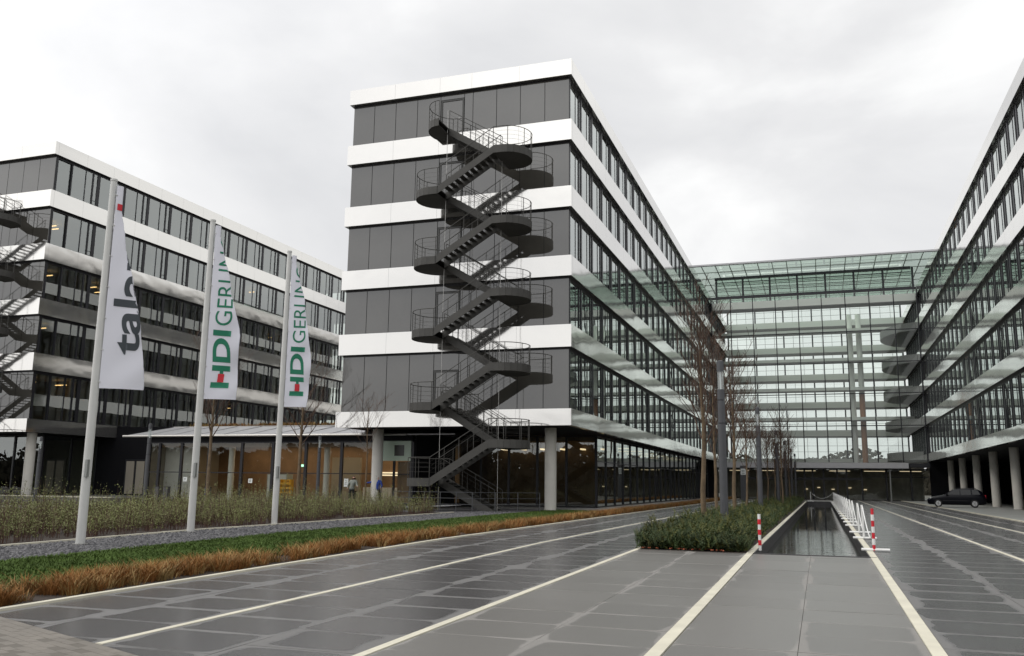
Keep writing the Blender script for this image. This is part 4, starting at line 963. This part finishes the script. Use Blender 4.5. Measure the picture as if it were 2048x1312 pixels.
# ------------------------------------------------------------------ planting
rnd = random.Random(3)
def dens(y): return max(0.08, min(1.0, 13.0 / max(6, y)))
pts = []
while len(pts) < 4200:                      # russet ornamental grass along the kerb
    y = 8.0 + (rnd.random() ** 1.7) * 104; x = -9.78 - rnd.random() ** 0.8 * 0.85
    if noise.noise(Vector((x * 1.4, y * 1.2, 0))) < -0.12: continue
    pts.append((x, y, tz(x, y) - 0.01, rnd.uniform(0.75, 1.25) * (1.0 if y < 40 else 1.15)))
tuft_mass('ornamental_grass', pts, ['orange_grass', 'orange_grass', 'straw_grass'], 0.08, 0.27, 0.005, 1.05, 20, seed=6, kind='stuff', label='russet ornamental grass along the kerb of the drive')
pts = []
while len(pts) < 24000:
    y = 9.5 + (rnd.random() ** 1.6) * 40; x = rnd.uniform(-14.5, -10.7 - 0.15 * noise.noise(Vector((0, y * 0.6, 3)))); pts.append((x, y, tz(x, y), rnd.uniform(0.7, 1.2)))
tuft_mass('lawn_grass', pts, ['grass_blade'], 0.03, 0.075, 0.010, 0.8, 6, seed=8, kind='stuff', label='short green lawn strip beside the gravel')
mb = MB()                                   # loose stones on the gravel strip
for _ in range(6000):
    y = 12 + (rnd.random() ** 1.7) * 33; x = rnd.uniform(-17.2, -14.55); s = rnd.uniform(0.02, 0.055); z = tz(x, y) + 0.012; a = rnd.random() * 6.28
    c, sn = math.cos(a) * s, math.sin(a) * s
    mb.add([(x + c, y + sn, z), (x - sn, y + c, z), (x - c, y - sn, z), (x + sn, y - c, z), (x + c * .3, y + sn * .3, z + s * 0.8), (x - c * .3, y - sn * .3, z + s * .7)], [(0, 1, 4), (1, 2, 5, 4), (2, 3, 5), (3, 0, 4, 5)])
mb.build('gravel_stones', 'gravel', kind='stuff', label='loose grey gravel stones round the flagpole feet')
mb = MB()                                   # twiggy shrubs with sparse spring leaves
def shrub(x, y, z, h):
    for _ in range(9):
        a = rnd.random() * 6.283; l = h * (rnd.uniform(0.55, 1.05) if rnd.random() < 0.86 else rnd.uniform(1.1, 1.5)); sp = rnd.uniform(0.1, 0.45) * h
        p0 = Vector((x + rnd.uniform(-.12, .12), y + rnd.uniform(-.12, .12), z)); p2 = p0 + Vector((math.cos(a) * sp, math.sin(a) * sp, l)); p1 = p0.lerp(p2, 0.5) + Vector((math.cos(a), math.sin(a), 0)) * -0.04
        w = 0.006; sx, sy = math.cos(a + 1.57) * w, math.sin(a + 1.57) * w
        mb.add([(p0.x - sx, p0.y - sy, p0.z), (p0.x + sx, p0.y + sy, p0.z), (p1.x + sx, p1.y + sy, p1.z), (p1.x - sx, p1.y - sy, p1.z), tuple(p2)], [(0, 1, 2, 3), (3, 2, 4)], 0)
        for _ in range(13):
            f = rnd.uniform(0.25, 1.0); p = p0.lerp(p2, f); s = rnd.uniform(0.012, 0.025); d = Vector((rnd.uniform(-1, 1), rnd.uniform(-1, 1), rnd.uniform(-.2, 1))).normalized(); e_ = d.orthogonal().normalized() * s * 0.45
            q = p + d * s * 2.2; mid = p + d * s
            mb.add([tuple(p), tuple(mid + e_), tuple(q), tuple(mid - e_)], [(0, 1, 2, 3)], 1)
for _ in range(2900):
    y = 12 + rnd.random() ** 1.1 * 29.0; x = -17.6 - rnd.random() ** 0.9 * 11.5
    if (y < 14 and x < -24) or noise.noise(Vector((x * .7, y * .7, 9))) < -0.30: continue
    shrub(x, y, tz(x, y) - 0.02, rnd.uniform(0.55, 1.15) * (1 + 0.45 * noise.noise(Vector((x * .5, y * .5, 0)))))
mb.build('shrub_bed', ['shrub_twig', 'shrub_leaf'], kind='stuff', label='bed of twiggy shrubs with first green leaves behind the flagpoles')
mb = MB(); rnd = random.Random(12)          # low junipers: upright sprays of short needles
def spray(p, d, ln, mi):
    n = 7
    for i in range(n):
        f = i / (n - 1); b = p + d * ln * f
        for k in range(3):
            a = rnd.random() * 6.283; o = d.orthogonal().normalized(); o.rotate(Matrix.Rotation(a, 3, d)); q = (d * 0.8 + o * 0.9).normalized(); s = 0.075 * (1.15 - 0.6 * f) * rnd.uniform(0.8, 1.3); e_ = q.cross(o).normalized() * s * 0.16
            mb.add([tuple(b - e_), tuple(b + e_), tuple(b + q * s)], [(0, 1, 2)], mi)
for _ in range(6500):
    y = 21.3 + (rnd.random() ** 2.0) * 74; x = rnd.uniform(-4.15, -1.72)
    hh = 0.34 + 0.40 * noise.noise(Vector((x * 1.25, y * 0.95, 1))) + 0.14 * noise.noise(Vector((x * 3, y * 3, 2)))
    hh = max(0.06, hh) * (0.75 + 0.35 * min(1, (y - 21.2) / 2.0)); hh = min(hh, 0.34 + 0.10 * rnd.random()) if x > -2.2 else hh
    for _k in range(2):
        base = Vector((x + rnd.uniform(-.1, .1), y + rnd.uniform(-.1, .1), rnd.uniform(0, hh)))
        d = Vector((rnd.uniform(-.75, .75), rnd.uniform(-.85, .6), rnd.uniform(0.45, 1.1))).normalized()
        spray(base, d, rnd.uniform(0.16, 0.36), 1 if rnd.random() < 0.15 + 0.5 * base.z else 0)
for _ in range(170):                         # taller leading shoots
    y = 21.5 + (rnd.random() ** 2.0) * 70; x = rnd.uniform(-4.1, -1.9); top = rnd.uniform(0.42, 0.72) if rnd.random() < 0.35 else rnd.uniform(0.32, 0.5)
    for k in range(9): spray(Vector((x + rnd.uniform(-.10, .10), y + rnd.uniform(-.1, .1), top * (0.45 + 0.06 * k))), Vector((rnd.uniform(-.6, .6), rnd.uniform(-.6, .6), 1)).normalized(), rnd.uniform(0.12, 0.22), 1 if k > 4 else 0)
mb.build('juniper_planting', ['juniper_leaf', 'juniper_tip'], kind='stuff', label='dark green low juniper planting beside the pool')
bed_sheet('juniper_soil', -4.08, -1.66, 21.0, 98, 0.0, 'soil')
mb = MB()
for _ in range(60):
    x, y = rnd.choice((-3.9, -3.2, -2.9, -2.3)) + rnd.gauss(0, 0.14), rnd.uniform(21.03, 21.35); a = rnd.random() * 6.28; s = rnd.uniform(0.015, 0.04)
    mb.add([(x + math.cos(a) * s, y + math.sin(a) * s, 0.03), (x - math.sin(a) * s * .6, y + math.cos(a) * s * .6, 0.05), (x - math.cos(a) * s, y - math.sin(a) * s, 0.03), (x + math.sin(a) * s * .6, y - math.cos(a) * s * .6, 0.02)], [(0, 1, 2, 3)])
mb.build('fallen_leaves', 'dead_leaf', kind='stuff', label='reddish fallen leaves under the juniper edge')

# ------------------------------------------------------------------ parked estate car
def car(cx_, cy_, rz):
    t = thing('parked_car', (cx_, cy_, 0.03), 'dark blue-black estate car parked before the colonnade', 'car')
    t.rotation_euler = (0, 0, rz)
    t.scale = (0.92, 1.0, 1.0)
    # stations along x (front = -x): (x, half width, z_low, z_belt, z_roof, half roof width)
    st = [(-2.28, .58, .30, .58, .60, .50), (-2.15, .74, .22, .68, .72, .62), (-1.75, .83, .20, .80, .84, .70), (-1.1, .87, .19, .90, .94, .72), (-0.85, .88, .19, .93, 1.02, .70), (-0.2, .88, .19, .94, 1.38, .60), (0.2, .88, .19, .95, 1.45, .60), (1.0, .88, .19, .96, 1.47, .60), (1.7, .87, .20, .97, 1.42, .58), (2.0, .85, .22, .97, 1.25, .58), (2.2, .80, .26, .92, .98, .62), (2.28, .70, .32, .80, .84, .58)]
    vs = []; fs = []; n = 10
    for (x, w, zl, zb, zr_, rw) in st:
        ring = [(-w * .82, zl), (-w, zl + .12), (-w, zb - .14), (-w * .985, zb), (-rw, zr_ - .03), (-rw * .6, zr_), (rw * .6, zr_), (rw, zr_ - .03), (w * .985, zb), (w, zb - .14), (w, zl + .12), (w * .82, zl)]
        n = len(ring); vs += [(x, a, b) for a, b in ring]
    for i in range(len(st) - 1):
        for k in range(n): fs.append((i*n+k, i*n+(k+1) % n, (i+1)*n+(k+1) % n, (i+1)*n+k))
    fs.append(tuple(range(n))); fs.append(tuple((len(st)-1)*n + k for k in range(n))[::-1])
    bm = MB().add(vs, fs); body = bm.build('body', 'car_paint', t, org=(0, 0, 0), smooth=True)
    bmm = bmesh.new(); bmm.from_mesh(body.data); bmesh.ops.recalc_face_normals(bmm, faces=bmm.faces); bmm.to_mesh(body.data); bmm.free()
    def side_glass(poly, nm='side_window'):
        for s in (-1, 1):
            mb = MB(); pts_ = []
            for (x, z) in poly:
                f = (z - 0.95) / 0.5; pts_.append((x, s * (0.885 - 0.26 * max(0, f)), z))
            inn = [(p[0], p[1] - s * 0.03, p[2]) for p in pts_]; m_ = len(poly)
            mb.add(pts_ + inn, [tuple(range(m_)), tuple(range(m_, 2 * m_))[::-1]] + [(i, (i+1) % m_, m_ + (i+1) % m_, m_ + i) for i in range(m_)]); mb.build(nm, 'car_glass', t, org=(0, 0, 0))
    side_glass([(-0.72, 0.98), (0.28, 0.98), (0.28, 1.38), (-0.12, 1.36)]); side_glass([(0.36, 0.98), (1.15, 0.99), (1.12, 1.40), (0.36, 1.39)]); side_glass([(1.24, 1.0), (1.85, 1.02), (1.66, 1.36), (1.22, 1.39)])
    mb = MB(); mb.add([(-0.92, -.66, .985), (-0.92, .66, .985), (-0.22, .54, 1.385), (-0.22, -.54, 1.385), (-0.90, -.66, 1.0), (-0.90, .66, 1.0), (-0.2, .54, 1.40), (-0.2, -.54, 1.40)], [(0, 1, 2, 3), (7, 6, 5, 4), (0, 4, 5, 1), (3, 2, 6, 7)]); mb.build('windscreen', 'car_glass', t, org=(0, 0, 0))
    for x in (-1.42, 1.38):
        for s in (-1, 1):
            w_ = MB().tube([(x, s * .70, .31), (x, s * .90, .31)], .315, 20).build('wheel', 'rubber', t, org=(0, 0, 0), smooth=False)
            MB().tube([(x, s * .86, .31), (x, s * .905, .31)], .20, 16).build('rim', 'wheel_alloy', w_, org=(0, 0, 0))
            mb = MB()
            for k in range(5): a = k * 1.2566; mb.tube([(x, s * .91, .31), (x + .2 * math.cos(a), s * .91, .31 + .2 * math.sin(a))], .022, 4)
            mb.build('spokes', 'alu_frame', w_, org=(0, 0, 0))
    for s in (-1, 1):
        MB().add([(-2.18, s * .50, .60), (-2.10, s * .76, .62), (-1.86, s * .845, .74), (-2.02, s * .60, .76), (-2.22, s * .48, .66)], [(0, 1, 2, 3, 4)]).build('headlight', 'lamp_glass', t, org=(0, 0, 0))
        MB().box(2.20, 2.27, s * .62 - .1, s * .62 + .1, .72, .98).build('tail_light', 'paint_red', t, org=(0, 0, 0))
        MB().box(-0.80, -0.62, s * .98 - .09, s * .98 + .09, .96, 1.10).build('wing_mirror', 'car_paint', t, org=(0, 0, 0))
        MB().tube([(-0.1, s * .50, 1.50), (1.6, s * .50, 1.49)], .02, 6).build('roof_rail', 'black_metal', t, org=(0, 0, 0))
        MB().box(-1.05, 1.0, s * .885 - .012, s * .885 + .012, .50, .54).build('side_trim', 'black_metal', t, org=(0, 0, 0))
    MB().box(-2.31, -2.285, -.26, .26, .36, .47).build('number_plate', 'paper', t, org=(0, 0, 0))
car(10.1, 79.5, R(-6))

# ------------------------------------------------------------------ people by the canteen door
def person(x, y, z, joints, rads, cloth, label, hair='hair', legs='cloth_black', heading=0):
    t = thing('person', (x, y, z), label, 'person')
    me = bpy.data.meshes.new('body'); keys = list(joints); vi = {k: i for i, k in enumerate(keys)}
    edges = [('pel', 'che'), ('che', 'nec'), ('nec', 'hea'), ('hea', 'top'), ('che', 'shl'), ('shl', 'ell'), ('ell', 'hal'), ('che', 'shr'), ('shr', 'elr'), ('elr', 'har'), ('pel', 'hil'), ('hil', 'knl'), ('knl', 'anl'), ('anl', 'tol'), ('pel', 'hir'), ('hir', 'knr'), ('knr', 'anr'), ('anr', 'tor')]
    me.from_pydata([joints[k] for k in keys], [(vi[a], vi[b]) for a, b in edges], [])
    o = bpy.data.objects.new('body', me); COL.objects.link(o); o.parent = t; o.rotation_euler = (0, 0, heading)
    sk = o.modifiers.new('skin', 'SKIN'); sk.use_smooth_shade = True; o.modifiers.new('sub', 'SUBSURF').render_levels = 1
    for i, k in enumerate(keys): r = rads[k]; me.skin_vertices[0].data[i].radius = (r, r)
    me.skin_vertices[0].data[vi['pel']].use_root = True
    dg = bpy.context.evaluated_depsgraph_get(); m2 = bpy.data.meshes.new_from_object(o.evaluated_get(dg)); o.modifiers.clear(); o.data = m2
    m2.materials.clear()
    for m in (cloth, legs, 'skin', hair): m2.materials.append(MAT[m])
    hz = joints['nec'][2]; hx, hy, hzz = joints['hea']
    for p in m2.polygons:
        c = p.center; hands = min((c - Vector(joints['hal'])).length, (c - Vector(joints['har'])).length) < 0.10
        p.material_index = (3 if c.z > hzz + 0.03 or (c.z > hz + 0.05 and c.y > hy + 0.05) else 2) if c.z > hz + 0.02 and abs(c.x - hx) < 0.2 else 2 if hands else 1 if c.z < joints['pel'][2] - 0.02 else 0
        p.use_smooth = True
    return t
def stand(armr, arml, lean=0.0):
    j = dict(pel=(0, 0, .95), che=(lean * .6, 0, 1.32), nec=(lean, 0, 1.47), hea=(lean * 1.1, -.02, 1.60), top=(lean * 1.15, 0, 1.72), shl=(lean * .8 - .19, 0, 1.40), shr=(lean * .8 + .19, 0, 1.40), hil=(-.10, 0, .90), hir=(.10, 0, .90), knl=(-.11, -.05, .50), knr=(.13, .06, .50), anl=(-.12, 0, .08), anr=(.14, .16, .08), tol=(-.12, -.18, .04), tor=(.14, 0, .04))
    j['ell'], j['hal'] = arml; j['elr'], j['har'] = armr; return j
RAD = dict(pel=.15, che=.16, nec=.065, hea=.10, top=.07, shl=.085, shr=.085, ell=.055, elr=.055, hal=.045, har=.045, hil=.10, hir=.10, knl=.07, knr=.07, anl=.05, anr=.05, tol=.04, tor=.04)
person(-25.0, 48.1, 0.1, stand(((.32, -.05, 1.15), (.28, -.2, .95)), ((-.48, -.05, 1.33), (-.75, -.1, 1.30))), RAD, 'cloth_blue', 'person in a blue jacket with one arm stretched out by the canteen door')
person(-27.0, 48.6, 0.1, stand(((.40, -.1, 1.15), (.55, -.25, 1.05)), ((-.30, .05, 1.12), (-.25, -.1, .9)), 0.12), RAD, 'cloth_grey', 'person in grey top and black trousers leaning forward by the glass')

# ------------------------------------------------------------------ distant woodland, seen through and mirrored in the glass
def woodland(name, x0, x1, y, h, n, seed, label):
    rnd = random.Random(seed); mb = MB()
    for i in range(n):
        x = rnd.uniform(x0, x1); top = h * (0.65 + 0.35 * noise.noise(Vector((x * 0.06, y, 0))) + 0.15 * noise.noise(Vector((x * 0.3, y, 5))))
        z = rnd.random() * top; yy = y + rnd.uniform(-6, 6); s = rnd.uniform(0.25, 0.7) * (1 + 3.2 * max(0, 0.62 - z / top))
        a = rnd.uniform(-0.9, 0.9); c, sn = math.cos(a) * s, math.sin(a) * s
        mb.add([(x - c, yy - sn, z), (x + c * .3, yy + sn * .3, z - s * .6), (x + c, yy + sn, z + s * .4), (x - c * .2, yy - sn * .2, z + s * .9)], [(0, 1, 2, 3)])
    mb.build(name, 'wood_far', kind='stuff', label=label)
woodland('woodland', -130, 130, 230, 13, 16000, 2, 'dark belt of distant trees behind the glass hall')
woodland('woodland', -330, 110, -55, 11.0, 45000, 4, 'belt of bare trees across the street, mirrored in the ground-floor glass')
